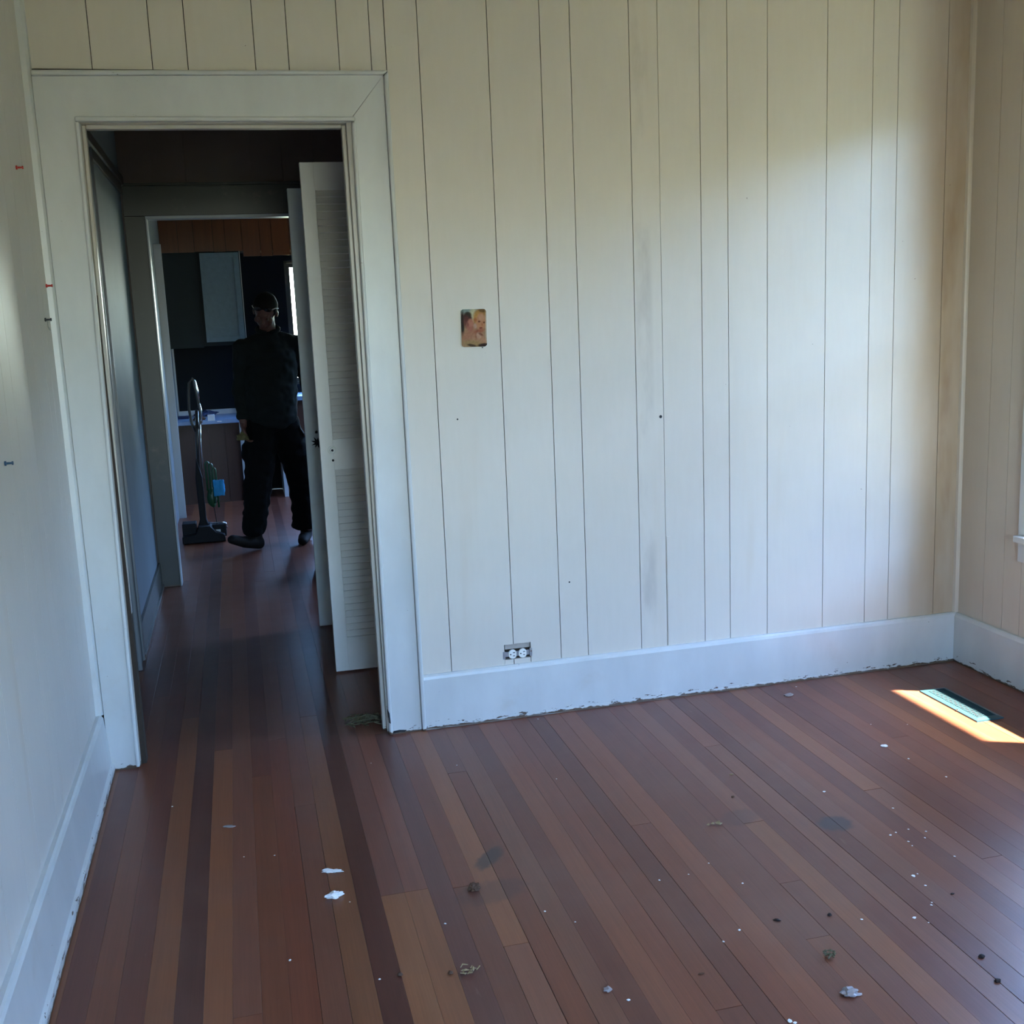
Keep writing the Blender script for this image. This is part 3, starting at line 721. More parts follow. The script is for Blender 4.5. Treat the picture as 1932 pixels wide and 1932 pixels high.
for xx in (-1.0, -0.75):
    bm = bmesh.new(); tube(bm, [(xx - 0.018, VY - 0.085, 0.026), (xx + 0.018, VY - 0.085, 0.026)], 0.025, 14); obj('wheel', bm, M['black'], vc)
bm = bmesh.new(); prism(bm, [(-0.915, 0.10), (-0.835, 0.10), (-0.852, 0.16), (-0.856, 0.46), (-0.885, 0.60), (-0.902, 0.46), (-0.898, 0.16)], 1, VY - 0.03, VY + 0.03)
obj('post_housing', bm, M['black'], vc, bevel=0.008)
bm = bmesh.new(); tube(bm, [(-0.877, VY, 0.45), (-0.868, VY, 0.70), (-0.852, VY, 0.93)], 0.012, 12)
obj('post', bm, M['black_metal'], vc, smooth=True)
bm = bmesh.new(); tube(bm, [(-0.846, VY - 0.014, 0.45), (-0.842, VY - 0.014, 0.70), (-0.836, VY - 0.014, 0.86)], 0.004, 8)
obj('chrome_strip', bm, M['chrome'], vc, smooth=True)
bm = bmesh.new(); tube(bm, [(-0.840, VY, 0.80), (-0.828, VY, 0.90), (-0.838, VY, 1.02), (-0.850, VY, 1.12), (-0.862, VY, 1.150), (-0.885, VY, 1.12), (-0.897, VY, 1.04), (-0.902, VY, 0.94), (-0.893, VY, 0.84), (-0.872, VY, 0.78)], 0.0095, 10)
obj('handle_loop', bm, M['black_metal'], vc, smooth=True)
bm = bmesh.new(); tube(bm, [(-0.826, VY - 0.007, 0.84), (-0.820, VY - 0.007, 0.92), (-0.830, VY - 0.007, 0.975)], 0.006, 8)
tube(bm, [(-0.829, VY - 0.007, 1.01), (-0.836, VY - 0.006, 1.07), (-0.846, VY - 0.004, 1.130), (-0.855, VY, 1.152)], [0.006, 0.008, 0.007, 0.003], 8)
obj('handle_grip', bm, M['chrome'], vc, smooth=True)
for k, (dx, zt, zb) in enumerate(((0.0, 0.545, 0.36), (0.022, 0.53, 0.30), (0.042, 0.50, 0.27))):
    pts = []
    for j in range(9):
        an = math.pi * j / 8
        pts.append((-0.815 + dx - 0.012 * math.cos(an), VY - 0.02 - 0.01 * k, zt + 0.02 * math.sin(an)))
    pts = [(-0.826 + dx, VY - 0.02 - 0.01 * k, zb)] + pts + [(-0.801 + dx, VY - 0.02 - 0.01 * k, zb - 0.03)]
    bm = bmesh.new(); tube(bm, pts, 0.007, 8); obj('hose', bm, M['green'], vc, smooth=True)
bm = bmesh.new(); ball(bm, (-0.80, VY - 0.01, 0.31), (0.035, 0.03, 0.075), 3)
for v in bm.verts: v.co += noise.noise_vector(v.co * 25) * 0.008
obj('green_bag', bm, M['green'], vc, smooth=True)
bm = bmesh.new(); tube(bm, [(-0.795, VY - 0.02, 0.25), (-0.79, VY - 0.03, 0.20), (-0.783, VY - 0.03, 0.12)], 0.003, 6); obj('cord', bm, M['black'], vc)
fix_children(vc)
for c_, p_ in ((o, o.parent) for o in COL.objects if o.parent in (bx1, bx2)): c_.matrix_parent_inverse = Matrix.Identity(4)
bm = bmesh.new()
gx = [-0.785 + 0.073 * i / 8 for i in range(9)]; gz = [0.325 + 0.112 * j / 10 for j in range(11)]
vg = [[bm.verts.new((x_ + 0.006 * noise.noise(Vector((i * .4, j * .5, 1))), VY - 0.055 + 0.010 * noise.noise(Vector((i * .5, j * .4, 5))), z_ + 0.005 * noise.noise(Vector((i * .6, j * .4, 9))))) for j, z_ in enumerate(gz)] for i, x_ in enumerate(gx)]
for i in range(8):
    for j in range(10): bm.faces.new((vg[i][j], vg[i+1][j], vg[i+1][j+1], vg[i][j+1]))
o = obj('cleaning_cloth', bm, M['blue_cloth'], smooth=True); s_ = o.modifiers.new('solid', 'SOLIDIFY'); s_.thickness = 0.012
tag(o, 'bright blue cleaning cloth hanging from the green hose of the black upright cleaner', 'cloth')

# ------------------------------------------------------------------ the man
def capsule(bm, p0, r0, p1, r1, sub=2):
    t = bmesh.new(); ball(t, p0, r0, sub); ball(t, p1, r1, sub)
    g = bmesh.ops.convex_hull(t, input=t.verts[:])
    loose = [v for v in t.verts if not v.link_faces]
    bmesh.ops.delete(t, geom=loose, context='VERTS')
    me = bpy.data.meshes.new('tmp'); t.to_mesh(me); t.free(); bm.from_mesh(me); bpy.data.meshes.remove(me)
def fuse(name, bm, mat, parent, voxel=0.008, smooth=4, wrinkle=0.0, wscale=9):
    me = bpy.data.meshes.new(name); bm.to_mesh(me); bm.free()
    o = new(name, me, mat)
    m_ = o.modifiers.new('remesh', 'REMESH'); m_.mode = 'VOXEL'; m_.voxel_size = voxel; m_.use_smooth_shade = True
    if smooth:
        s = o.modifiers.new('smooth', 'SMOOTH'); s.iterations = smooth; s.factor = 0.5
    dg = bpy.context.evaluated_depsgraph_get(); dg.update()
    me2 = bpy.data.meshes.new_from_object(o.evaluated_get(dg)); o.modifiers.clear(); o.data = me2; me2.name = name
    if not me2.materials: me2.materials.append(mat)
    if wrinkle:
        nr = [v.normal.copy() for v in me2.vertices]
        for v, n_ in zip(me2.vertices, nr):
            q = v.co
            v.co = q + n_ * wrinkle * (noise.noise(Vector((q.x * wscale, q.y * wscale, q.z * wscale * 2.2))) + 0.5 * noise.noise(q * wscale * 2.5))
    for p in me2.polygons: p.use_smooth = True
    o.parent = parent
    return o
PY = 3.72
man = root('person', 'man in dark shirt and black trousers stepping through the kitchen with head bowed', 'person', (-0.38, PY, 0))
V = Vector
# body: head, neck, torso, limbs, hands and fingers as one surface
bm = bmesh.new()
hr = Matrix.Rotation(R(36), 3, 'X') @ Matrix.Rotation(R(-14), 3, 'Z')
HC = V((-0.345, 3.635, 1.588))
def H(x, y, z): return HC + hr @ V((x, y, z))     # head space: -y is forwards
ball(bm, H(0, 0.012, 0.02), (0.074, 0.092, 0.083), 3, hr)
ball(bm, H(0, -0.022, -0.035), (0.060, 0.066, 0.075), 3, hr)
ball(bm, H(0, -0.052, -0.088), (0.034, 0.030, 0.026), 2, hr)        # chin
capsule(bm, H(0, -0.082, -0.005), 0.009, H(0, -0.100, -0.032), 0.014)  # nose
capsule(bm, H(-0.03, -0.076, 0.012), 0.010, H(0.03, -0.076, 0.012), 0.010)  # brow
capsule(bm, H(-0.018, -0.083, -0.060), 0.008, H(0.018, -0.083, -0.060), 0.008)  # mouth
for s in (-1, 1):
    ball(bm, H(s * 0.042, -0.062, -0.030), 0.020, 2)
    ball(bm, H(s * 0.074, 0.012, -0.018), (0.010, 0.020, 0.030), 2, hr)   # ears
capsule(bm, V((-0.335, 3.73, 1.42)), 0.058, H(0, 0.02, -0.06), 0.052)    # neck
capsule(bm, V((-0.44, 3.73, 1.33)), 0.055, V((-0.22, 3.76, 1.34)), 0.055)
capsule(bm, V((-0.335, 3.735, 1.27)), (0.13, 0.08, 0.09), V((-0.355, 3.73, 0.95)), (0.15, 0.11, 0.10), 2)
capsule(bm, V((-0.42, 3.73, 0.88)), 0.10, V((-0.48, 3.67, 0.47)), 0.062); capsule(bm, V((-0.48, 3.67, 0.47)), 0.060, V((-0.525, 3.66, 0.12)), 0.042)
capsule(bm, V((-0.29, 3.76, 0.88)), 0.10, V((-0.185, 3.79, 0.47)), 0.062); capsule(bm, V((-0.185, 3.79, 0.47)), 0.060, V((-0.175, 3.82, 0.10)), 0.042)
SR, ER, WR_ = V((-0.505, 3.72, 1.345)), V((-0.548, 3.745, 1.085)), V((-0.545, 3.655, 0.875))
SL, EL, WL_ = V((-0.155, 3.77, 1.355)), V((-0.095, 3.83, 1.10)), V((-0.085, 3.75, 0.88))
for S_, E_, W_ in ((SR, ER, WR_), (SL, EL, WL_)):
    capsule(bm, S_, 0.045, E_, 0.036); capsule(bm, E_, 0.034, W_, 0.026)
def hand(W_, side):
    d = V((-0.01, -0.03, -1)).normalized(); lat = V((side * 0.25, -0.95, 0)).normalized()   # across the palm
    nrm = d.cross(lat)
    capsule(bm, W_, (0.026, 0.022, 0.022), W_ + d * 0.03, 0.024)
    for k in range(4):
        o_ = lat * (0.027 - 0.018 * k); base = W_ + d * 0.085 + o_
        capsule(bm, W_ + d * 0.03 + o_ * 0.8, 0.014, base, 0.0115, 1)
        L = (0.040, 0.045, 0.042, 0.033)[k]
        c1 = base + (d * 0.85 + nrm * side * 0.45).normalized() * L; c2 = c1 + (d * 0.45 + nrm * side * 0.9).normalized() * L * 0.65; c3 = c2 + (d * -0.1 + nrm * side).normalized() * L * 0.5
        capsule(bm, base, 0.0105, c1, 0.0092, 1); capsule(bm, c1, 0.0092, c2, 0.0085, 1); capsule(bm, c2, 0.0085, c3, 0.0072, 1)
    t0 = W_ + d * 0.025 + lat * 0.024; t1 = W_ + d * 0.06 + lat * 0.047 + nrm * side * 0.010; t2 = t1 + d * 0.03 + nrm * side * 0.018 - lat * 0.004
    capsule(bm, t0, 0.014, t1, 0.0115, 1); capsule(bm, t1, 0.0115, t2, 0.009, 1)
hand(WR_, -1); hand(WL_, 1)
fuse('body', bm, M['skin'], man, 0.0055, 2)
# eyes and mouth line
for s in (-1, 1):
    bm = bmesh.new(); ball(bm, H(s * 0.028, -0.083, -0.008), 0.0095, 2); obj('eye', bm, M['eye'], man, smooth=True)
# hair
bm = bmesh.new(); ball(bm, H(0, 0.016, 0.026), (0.080, 0.097, 0.089), 4, hr)
inv = hr.transposed()
for v in bm.verts:
    q = inv @ (v.co - HC)
    if q.y < -0.045 and q.z < 0.055 + 0.01 * noise.noise(v.co * 40): v.co = HC + hr @ V((q.x * 0.8, -0.02, min(q.z, 0.05)))
    elif q.z < -0.02 and q.y < 0.02: v.co = HC + hr @ V((q.x * 0.80, q.y, q.z))
    elif q.z < -0.055: v.co = HC + hr @ V((q.x * 0.7, q.y * 0.7, -0.05))
    else: v.co += noise.noise_vector(v.co * 60) * 0.003
obj('hair', bm, M['hair'], man, smooth=True)
# sunglasses pushed up on the forehead
sg = bmesh.new()
for s in (-1, 1): ball(sg, H(s * 0.033, -0.074, 0.062), (0.027, 0.007, 0.017), 2, hr)
tube(sg, [H(-0.01, -0.080, 0.066), H(0.01, -0.080, 0.066)], 0.003, 6)
sgo = obj('sunglasses', sg, M['lens'], man, smooth=True)
for s in (-1, 1):
    bm = bmesh.new(); tube(bm, [H(s * 0.060, -0.070, 0.064), H(s * 0.076, -0.03, 0.05), H(s * 0.084, 0.015, 0.018)], 0.003, 6); obj('temple_arm', bm, M['metal'], sgo)
# shirt
bm = bmesh.new()
capsule(bm, V((-0.46, 3.72, 1.345)), (0.075, 0.075, 0.065), V((-0.20, 3.76, 1.36)), (0.075, 0.075, 0.062), 3)
capsule(bm, V((-0.335, 3.725, 1.435)), (0.078, 0.070, 0.040), V((-0.335, 3.73, 1.30)), (0.175, 0.12, 0.06), 3)
capsule(bm, V((-0.47, 3.725, 1.365)), (0.07, 0.07, 0.055), V((-0.33, 3.725, 1.43)), (0.07, 0.065, 0.045), 3)
capsule(bm, V((-0.19, 3.76, 1.375)), (0.07, 0.07, 0.055), V((-0.33, 3.725, 1.43)), (0.07, 0.065, 0.045), 3)
capsule(bm, V((-0.335, 3.73, 1.27)), (0.178, 0.125, 0.10), V((-0.350, 3.71, 1.00)), (0.178, 0.150, 0.10), 3)
capsule(bm, V((-0.350, 3.71, 1.00)), (0.178, 0.150, 0.10), V((-0.355, 3.725, 0.865)), (0.165, 0.140, 0.075), 3)
for S_, E_, W_ in ((SR, ER, WR_), (SL, EL, WL_)):
    capsule(bm, S_, 0.072, E_, 0.052); capsule(bm, E_, 0.052, W_.lerp(E_, 0.12), 0.037)
sh = fuse('shirt', bm, M['shirt'], man, 0.008, 4, 0.010, 11)
bm = bmesh.new()   # collar
pts = []
for k in range(17):
    an = 2 * math.pi * (k + 0.5) / 17
    pts.append((-0.335 + 0.070 * math.sin(an) , 3.715 - 0.066 * math.cos(an), 1.468 - 0.022 * math.cos(an)))
tube(bm, pts, [0.010] + [0.015] * 15 + [0.010], 8); obj('collar', bm, M['shirt'], sh, smooth=True)
# trousers
bm = bmesh.new()
capsule(bm, V((-0.355, 3.74, 0.93)), (0.155, 0.115, 0.07), V((-0.355, 3.74, 0.84)), (0.165, 0.125, 0.07), 3)
capsule(bm, V((-0.425, 3.73, 0.84)), (0.115, 0.12, 0.10), V((-0.455, 3.69, 0.60)), (0.108, 0.10, 0.08)); capsule(bm, V((-0.455, 3.69, 0.60)), (0.105, 0.10, 0.08), V((-0.495, 3.67, 0.36)), (0.093, 0.09, 0.07))
capsule(bm, V((-0.495, 3.67, 0.36)), (0.093, 0.09, 0.07), V((-0.535, 3.66, 0.125)), (0.078, 0.085, 0.03))
capsule(bm, V((-0.285, 3.755, 0.84)), (0.115, 0.12, 0.10), V((-0.215, 3.78, 0.60)), (0.112, 0.10, 0.08)); capsule(bm, V((-0.215, 3.78, 0.60)), (0.108, 0.10, 0.08), V((-0.175, 3.79, 0.36)), (0.100, 0.09, 0.07))
capsule(bm, V((-0.175, 3.79, 0.36)), (0.100, 0.09, 0.07), V((-0.180, 3.81, 0.110)), (0.095, 0.085, 0.03))
ball(bm, V((-0.555, 3.70, 0.66)), (0.022, 0.05, 0.07), 2)     # bulging side pocket
fuse('trousers', bm, M['trousers'], man, 0.009, 4, 0.012, 10)
# shoes
bm = bmesh.new()
capsule(bm, V((-0.505, 3.665, 0.047)), (0.038, 0.038, 0.046), V((-0.60, 3.60, 0.072)), (0.040, 0.042, 0.042)); capsule(bm, V((-0.60, 3.60, 0.070)), (0.042, 0.044, 0.038), V((-0.675, 3.55, 0.105)), (0.038, 0.038, 0.032))
capsule(bm, V((-0.525, 3.66, 0.12)), 0.045, V((-0.52, 3.66, 0.06)), 0.042)
fuse('shoe', bm, M['shoe'], man, 0.007, 3)
bm = bmesh.new()
capsule(bm, V((-0.175, 3.85, 0.042)), (0.038, 0.038, 0.042), V((-0.20, 3.74, 0.042)), (0.042, 0.042, 0.040)); capsule(bm, V((-0.20, 3.74, 0.038)), (0.044, 0.044, 0.036), V((-0.215, 3.66, 0.032)), (0.036, 0.036, 0.030))
capsule(bm, V((-0.175, 3.83, 0.11)), 0.045, V((-0.18, 3.83, 0.06)), 0.042)
fuse('shoe', bm, M['shoe'], man, 0.007, 3)
fix_children(man)
for o_ in COL.objects:
    if o_.parent in (sh, sgo): o_.matrix_parent_inverse = Matrix.Identity(4)
g = crumple('work_glove', (-0.555, 3.61, 0.755), (0.038, 0.03, 0), 0.035, M['olive'], 8)
tag(g, 'small crumpled olive glove held in the hand of the man', 'glove')

# ------------------------------------------------------------------ picture plate
def plate():
    r = root('picture_plate', 'small glossy cover plate with a picture of two curly-haired children on the back wall', 'wall plate', (0.265, YB - 0.002, 1.457))
    # rounded body
    W_, H_, rad = 0.0475, 0.067, 0.010
    def rounded(W_, H_, rad, n=5):
        P = []
        for cx, cz, a0 in ((W_-rad, H_-rad, 0), (-(W_-rad), H_-rad, 90), (-(W_-rad), -(H_-rad), 180), (W_-rad, -(H_-rad), 270)):
            for k in range(n + 1):
                an = R(a0 + 90 * k / n); P.append((cx + rad * math.cos(an), cz + rad * math.sin(an)))
        return P
    bm = bmesh.new(); prism(bm, [(x_, z_) for x_, z_ in rounded(W_, H_, rad)], 1, -0.004, 0.0015)
    o = obj('plate', bm, M['white_plastic'], r, bevel=0.0012)
    # flat print: a fine grid painted by vertex colour
    NX, NZ = 72, 102
    def ell(u, v, cx, cy, a, b, ang=0, soft=0.25):
        ca, sa = math.cos(R(ang)), math.sin(R(ang)); dx, dy = u - cx, v - cy
        p, q = (dx * ca + dy * sa) / a, (-dx * sa + dy * ca) / b
        d = math.sqrt(p*p + q*q); return max(0, min(1, (1 + soft - d) / (2 * soft)))
    def mixc(c, d, f): return tuple(a_ + (b_ - a_) * f for a_, b_ in zip(c, d))
    S = lambda h: tuple((((int(h[i:i+2], 16) / 255) + 0.055) / 1.055) ** 2.4 for i in (0, 2, 4))
    layers = [  # colour, cx, cy (0..1, y down), a, b, ang, soft, strength
        ('8a9c92', .35, .04, .55, .10, 0, .4, .9), ('d8caa2', .48, .12, .12, .16, 20, .5, .9), ('2a1c14', .06, .38, .07, .34, 0, .3, 1),
        ('b47a5c', .42, .72, .42, .20, -10, .3, 1), ('c08a68', .72, .86, .34, .16, 10, .3, 1), ('a98a58', .45, .92, .40, .10, 5, .4, .8),
        ('4a2a22', .26, .22, .17, .13, 15, .2, 1), ('3a3020', .30, .13, .12, .06, 10, .3, .9), ('6a342a', .22, .34, .12, .15, 0, .35, .9),
        ('b06a58', .34, .45, .14, .13, 20, .3, .9), ('c07c64', .38, .36, .11, .10, 10, .3, 1), ('7a3a34', .27, .40, .03, .05, 0, .5, .7),
        ('a87838', .75, .12, .24, .13, -12, .25, 1), ('c89048', .62, .22, .12, .16, 30, .3, .9), ('6a4a20', .84, .04, .14, .05, 5, .3, .9),
        ('c88860', .78, .34, .19, .23, 8, .2, 1), ('d09a78', .80, .22, .12, .08, 0, .4, .8), ('b8703e', .56, .28, .06, .06, 0, .3, .9), ('6a3418', .71, .33, .045, .025, 0, .4, .9),
        ('6a3418', .90, .36, .04, .025, 0, .4, .9), ('b06a48', .82, .41, .03, .04, 0, .4, .8), ('8a3420', .77, .50, .06, .025, -6, .4, .9),
        ('a85a3c', .72, .58, .20, .05, -8, .4, .7), ('8a4a30', .60, .68, .05, .12, 20, .4, .6), ('cc9c80', .68, .70, .10, .08, 20, .3, .9), ('6a3018', .76, .67, .09, .03, 20, .4, .7),
        ('caa090', .55, .45, .06, .06, 0, .4, .8), ('ded0b8', .98, .52, .03, .48, 0, .4, .7), ('3a1c10', .85, .96, .22, .05, -4, .3, 1), ('3a2010', .40, .96, .18, .035, 8, .3, .9)]
    me = bpy.data.meshes.new('print'); vs = []; fs = []; cols = []
    w2, h2 = W_ - 0.0012, H_ - 0.0012
    for j in range(NZ + 1):
        for i in range(NX + 1):
            u, v = i / NX, j / NZ
            x_, z_ = (u * 2 - 1) * w2, (1 - v * 2) * h2
            # pull the grid corners in along the rounded outline
            ax, az = abs(x_) - (w2 - rad), abs(z_) - (h2 - rad)
            if ax > 0 and az > 0:
                d = math.hypot(ax, az)
                if d > 1e-9:
                    m_ = max(ax, az) / d; x_ = math.copysign(w2 - rad + ax * m_, x_); z_ = math.copysign(h2 - rad + az * m_, z_)
            vs.append((x_, -0.0046, z_))
            c = S('b08a66')
            for hx_, cx, cy, a_, b_, an, sf, st in layers: c = mixc(c, S(hx_), ell(u, v, cx, cy, a_, b_, an, sf) * st)
            n_ = 0.68 + 0.12 * noise.noise(Vector((u * 14, v * 20, 3)))
            cols.append((c[0] * n_, c[1] * n_, c[2] * n_, 1))
    for j in range(NZ):
        for i in range(NX):
            a_ = j * (NX + 1) + i; fs.append((a_, a_ + NX + 1, a_ + NX + 2, a_ + 1))
    me.from_pydata(vs, [], fs)
    at_ = me.color_attributes.new('print_colour', 'FLOAT_COLOR', 'POINT')
    for k, c in enumerate(cols): at_.data[k].color = c
    t = NT('printed_picture'); vc_ = t.n.new('ShaderNodeVertexColor'); vc_.layer_name = 'print_colour'
    t.link(vc_.outputs[0], t.b.inputs['Base Color']); t.b.inputs['Roughness'].default_value = 0.5; t.b.inputs['Specular IOR Level'].default_value = 0.15
    pr = new('print', me, t.m, r); pr.parent = r
    r.rotation_euler = (0, R(1.2), 0)
plate()

# ------------------------------------------------------------------ outlet
orr = root('wall_outlet', 'uncovered double electrical outlet in a hole above the back baseboard', 'outlet', (0.378, YB, 0.245))
bm = B((0.312, 0.440, 0.0335, 0.0345, 0.224, 0.288)); obj('box_back', bm, M['gap'], orr)
obj('plaster_edge', B((0.328, 0.424, YB + 0.004, YB + 0.013, 0.265, 0.2835)), M['cardboard'], orr)
bm = B((0.3175, 0.3275, YB - 0.0026, YB - 0.0012, 0.2285, 0.2585)); obj('metal_ear', bm, M['metal'], orr)
bm = B((0.4215, 0.4315, YB - 0.0026, YB - 0.0012, 0.2305, 0.262)); obj('metal_ear', bm, M['metal'], orr)
obj('yoke', B((0.3275, 0.4215, YB + 0.002, YB + 0.0035, 0.236, 0.255)), M['metal'], orr)
for cx in (0.3555, 0.3945):
    bm = bmesh.new(); poly = []
    for k in range(28):
        an = 2 * math.pi * k / 28; u = 0.0165 * math.cos(an); v = 0.0175 * math.sin(an)
        u = max(-0.0150, min(0.0145, u)); poly.append((cx + u, 0.2455 + v))
    prism(bm, poly, 1, YB - 0.004, YB + 0.006); f = obj('receptacle_face', bm, M['white_plastic'], orr, bevel=0.001)
    bm = B((cx + 0.001, cx + 0.009, YB - 0.0046, YB - 0.0039, 0.2505, 0.2530), (cx + 0.001, cx + 0.008, YB - 0.0046, YB - 0.0039, 0.2385, 0.2410))
    disc(bm, (cx - 0.008, YB - 0.0039, 0.2455), (0, -1, 0), 0.0026, 0.0007, 12)
    obj('slots', bm, M['dark_hole'], f)
bm = bmesh.new(); disc(bm, (0.427, YB - 0.0026, 0.2505), (0, -1, 0), 0.0025, 0.001, 12); obj('screw', bm, M['chrome'], orr)
fix_children(orr)
for o_ in COL.objects:
    if o_.parent and o_.parent.name.startswith('receptacle_face'): o_.matrix_parent_inverse = Matrix.Identity(4)

# ------------------------------------------------------------------ floor register
rg = root('floor_register', 'teal metal floor register with louvers in the sun by the right wall', 'vent', (1.95, -0.446, 0))
rx0, rx1, ry0, ry1 = 1.893, 2.005, -0.616, -0.274
bm = bmesh.new()
def ring(x0_, x1_, y0_, y1_, z_): return [bm.verts.new(p) for p in ((x0_, y0_, z_), (x1_, y0_, z_), (x1_, y1_, z_), (x0_, y1_, z_))]
r1, r2, r3, r4 = ring(rx0, rx1, ry0, ry1, 0.0002), ring(rx0 + 0.001, rx1 - 0.001, ry0 + 0.001, ry1 - 0.001, 0.005), ring(rx0 + 0.018, rx1 - 0.018, ry0 + 0.02, ry1 - 0.02, 0.009), ring(rx0 + 0.021, rx1 - 0.021, ry0 + 0.023, ry1 - 0.023, 0.001)
for A_, B_ in ((r1, r2), (r2, r3), (r3, r4)):
    for k in range(4): bm.faces.new((A_[k], A_[(k+1) % 4], B_[(k+1) % 4], B_[k]))
obj('frame', bm, M['register'], rg)
obj('throat', B((rx0 + 0.019, rx1 - 0.019, ry0 + 0.021, ry1 - 0.021, 0.0002, 0.0012)), M['dark_hole'], rg)
lm = bmesh.new(); box(lm, -0.036, 0.036, -0.0008, 0.0008, -0.004, 0.004, Matrix.Rotation(R(25), 3, 'X'))
lme = bpy.data.meshes.new('louver'); lm.to_mesh(lme); lm.free(); lme.materials.append(M['register'])
for k in range(30):
    o = new('louver', lme, None, rg); o.location = ((rx0+rx1)/2, ry0 + 0.026 + k * (ry1 - ry0 - 0.052) / 29, 0.0058)
bm = bmesh.new(); disc(bm, (1.897, -0.50, 0.004), (0, 0, 1), 0.004, 0.004, 10); obj('damper_tab', bm, M['chrome'], rg)
fix_children(rg)

# ------------------------------------------------------------------ pins on the left wall
def pin(px, py, mat, label, hook=False, name='push_pin'):
    c = at(px, py, 0, XL + 0.01); r = root(name, label, 'pin', (XL, c.y, c.z))
    bm = bmesh.new(); tube(bm, [(0, 0, 0), (0.004, 0, 0), (0.0045, 0, 0), (0.016, 0, 0), (0.0165, 0, 0), (0.020, 0, 0)], [0.0058, 0.0058, 0.0030, 0.0026, 0.0048, 0.0044], 12)
    obj('head', bm, mat, r, smooth=False)
    if hook:
        bm = bmesh.new(); tube(bm, [(0.008, 0, -0.001)] + [(0.008 + 0.004 * math.sin(a), 0.0 + 0.008 * (1 - math.cos(a)) - 0.004, -0.024 - 0.010 * math.sin(a)) for a in [0, .5, 1, 1.57, 2.1, 2.7, 3.3]], 0.0014, 6)
        obj('wire_hook', bm, M['metal'], r)
    return r
pin(37, 316, M['red_pin'], 'upper red push pin high on the left wall')
pin(93, 539, M['red_pin'], 'lower red push pin beside the corner strip on the left wall')
pin(91, 603, M['black_pin'], 'black push pin with a small wire hook on the left wall', True, 'hook_pin')
pin(17, 874, M['blue_pin'], 'dark blue push pin lowest on the left wall near the photo edge')

# ------------------------------------------------------------------ litter on the floor
def flake(name, px, py, rx, ry, h, mat, label, cat, seed, group=None, rot=0.0, sub=2, amp=0.45):
    c = at(px, py, 2, 0.0)
    o = crumple(name, (c.x, c.y, 0.0004), (rx, ry, 0), h, mat, seed, sub, amp); o.rotation_euler = (0, 0, rot)
    return tag(o, label, cat, group)
flake('plaster_flake', 626, 1645, 0.024, 0.009, 0.005, M['white_flake'], 'thin white plaster flake, the farther of two lying on the left floorboards', 'flake', 3, rot=-0.3, sub=3, amp=0.8)
flake('plaster_flake', 630, 1692, 0.020, 0.013, 0.009, M['white_flake'], 'thicker white plaster flake, the nearer of two lying on the left floorboards', 'flake', 6, rot=0.2, sub=3, amp=0.8)
flake('plaster_flake', 432, 1560, 0.020, 0.007, 0.003, M['translucent'], 'faint greyish flake on the floor in front of the doorway', 'flake', 9, rot=-0.3)
flake('plaster_flake', 1488, 1312, 0.020, 0.013, 0.004, M['translucent'], 'pale flake on the floor close to the back baseboard', 'flake', 12, rot=0.3)
flake('plaster_flake', 1668, 1408, 0.013, 0.010, 0.003, M['white_flake'], 'white oval flake on the floor left of the sun patch', 'flake', 13)
flake('plastic_scrap', 1603, 1875, 0.018, 0.013, 0.008, M['translucent'], 'cloudy translucent scrap on the near right floorboards', 'scrap', 15, sub=3, amp=0.7)
flake('plastic_scrap', 1619, 1877, 0.009, 0.005, 0.002, M['translucent'], 'tiny thin scrap just right of the cloudy translucent scrap', 'scrap', 16)
flake('lint_ball', 1147, 1869, 0.009, 0.008, 0.006, M['translucent'], 'small grey lint ball near the bottom edge of the floor', 'lint', 17)
flake('wood_chip', 895, 1678, 0.016, 0.012, 0.013, M['clod'], 'brown lump of dirt on the dark floorboards in the middle', 'dirt', 19, sub=3, amp=0.6)
def twigs(name, px, py, n, R_, mat, label, cat, seed, thick=0.002, h=0.012):
    c = at(px, py, 2, 0.0); rr = random.Random(seed); r = root(name, label, cat, (c.x, c.y, 0))
    for k in range(n):
        a_ = rr.uniform(0, math.pi * 2); p = V((rr.gauss(0, R_[0] * .4), rr.gauss(0, R_[1] * .4), rr.uniform(thick, h)))
        L = rr.uniform(0.4, 1.0) * R_[0]; d = V((math.cos(a_), math.sin(a_) * R_[1] / R_[0], rr.uniform(-0.2, 0.2)))
        q0, q1 = p - d * L * .5, p + d * L * .5; q0.z = max(q0.z, thick); q1.z = max(q1.z, thick)
        mid = (q0 + q1) / 2 + V((rr.uniform(-.3, .3) * L, rr.uniform(-.3, .3) * L, rr.uniform(0, .2) * L))
        bm = bmesh.new(); tube(bm, [q0, mid, q1], [thick * .5, thick, thick * .4], 5)
        obj('stalk', bm, mat, r)
    return r
twigs('dry_tuft', 887, 1835, 14, (0.024, 0.016), M['straw'], 'tangled dry tuft on the near floorboards left of centre', 'debris', 21)
twigs('dry_tuft', 1566, 1805, 9, (0.020, 0.018), M['leaf'], 'dark shrivelled tuft on the near right floorboards', 'debris', 22, 0.0032, 0.014)
twigs('dry_twig', 1344, 1557, 4, (0.026, 0.006), M['straw'], 'short pale dried twig lying on the middle floorboards', 'twig', 23, 0.0035, 0.006)
twigs('leaf_litter', 690, 1362, 55, (0.075, 0.055), M['leaf'], 'grey-green dried leaf litter heaped at the foot of the right door jamb', 'debris', 25, 0.0035, 0.022)
flake('dirt_crumb', 850, 1837, 0.006, 0.005, 0.005, M['clod'], 'brown crumb just left of the tangled dry tuft', 'dirt', 28)
flake('dirt_crumb', 755, 1840, 0.006, 0.005, 0.005, M['clod'], 'small brown crumb on the darkest floorboard near the bottom edge', 'dirt', 29)
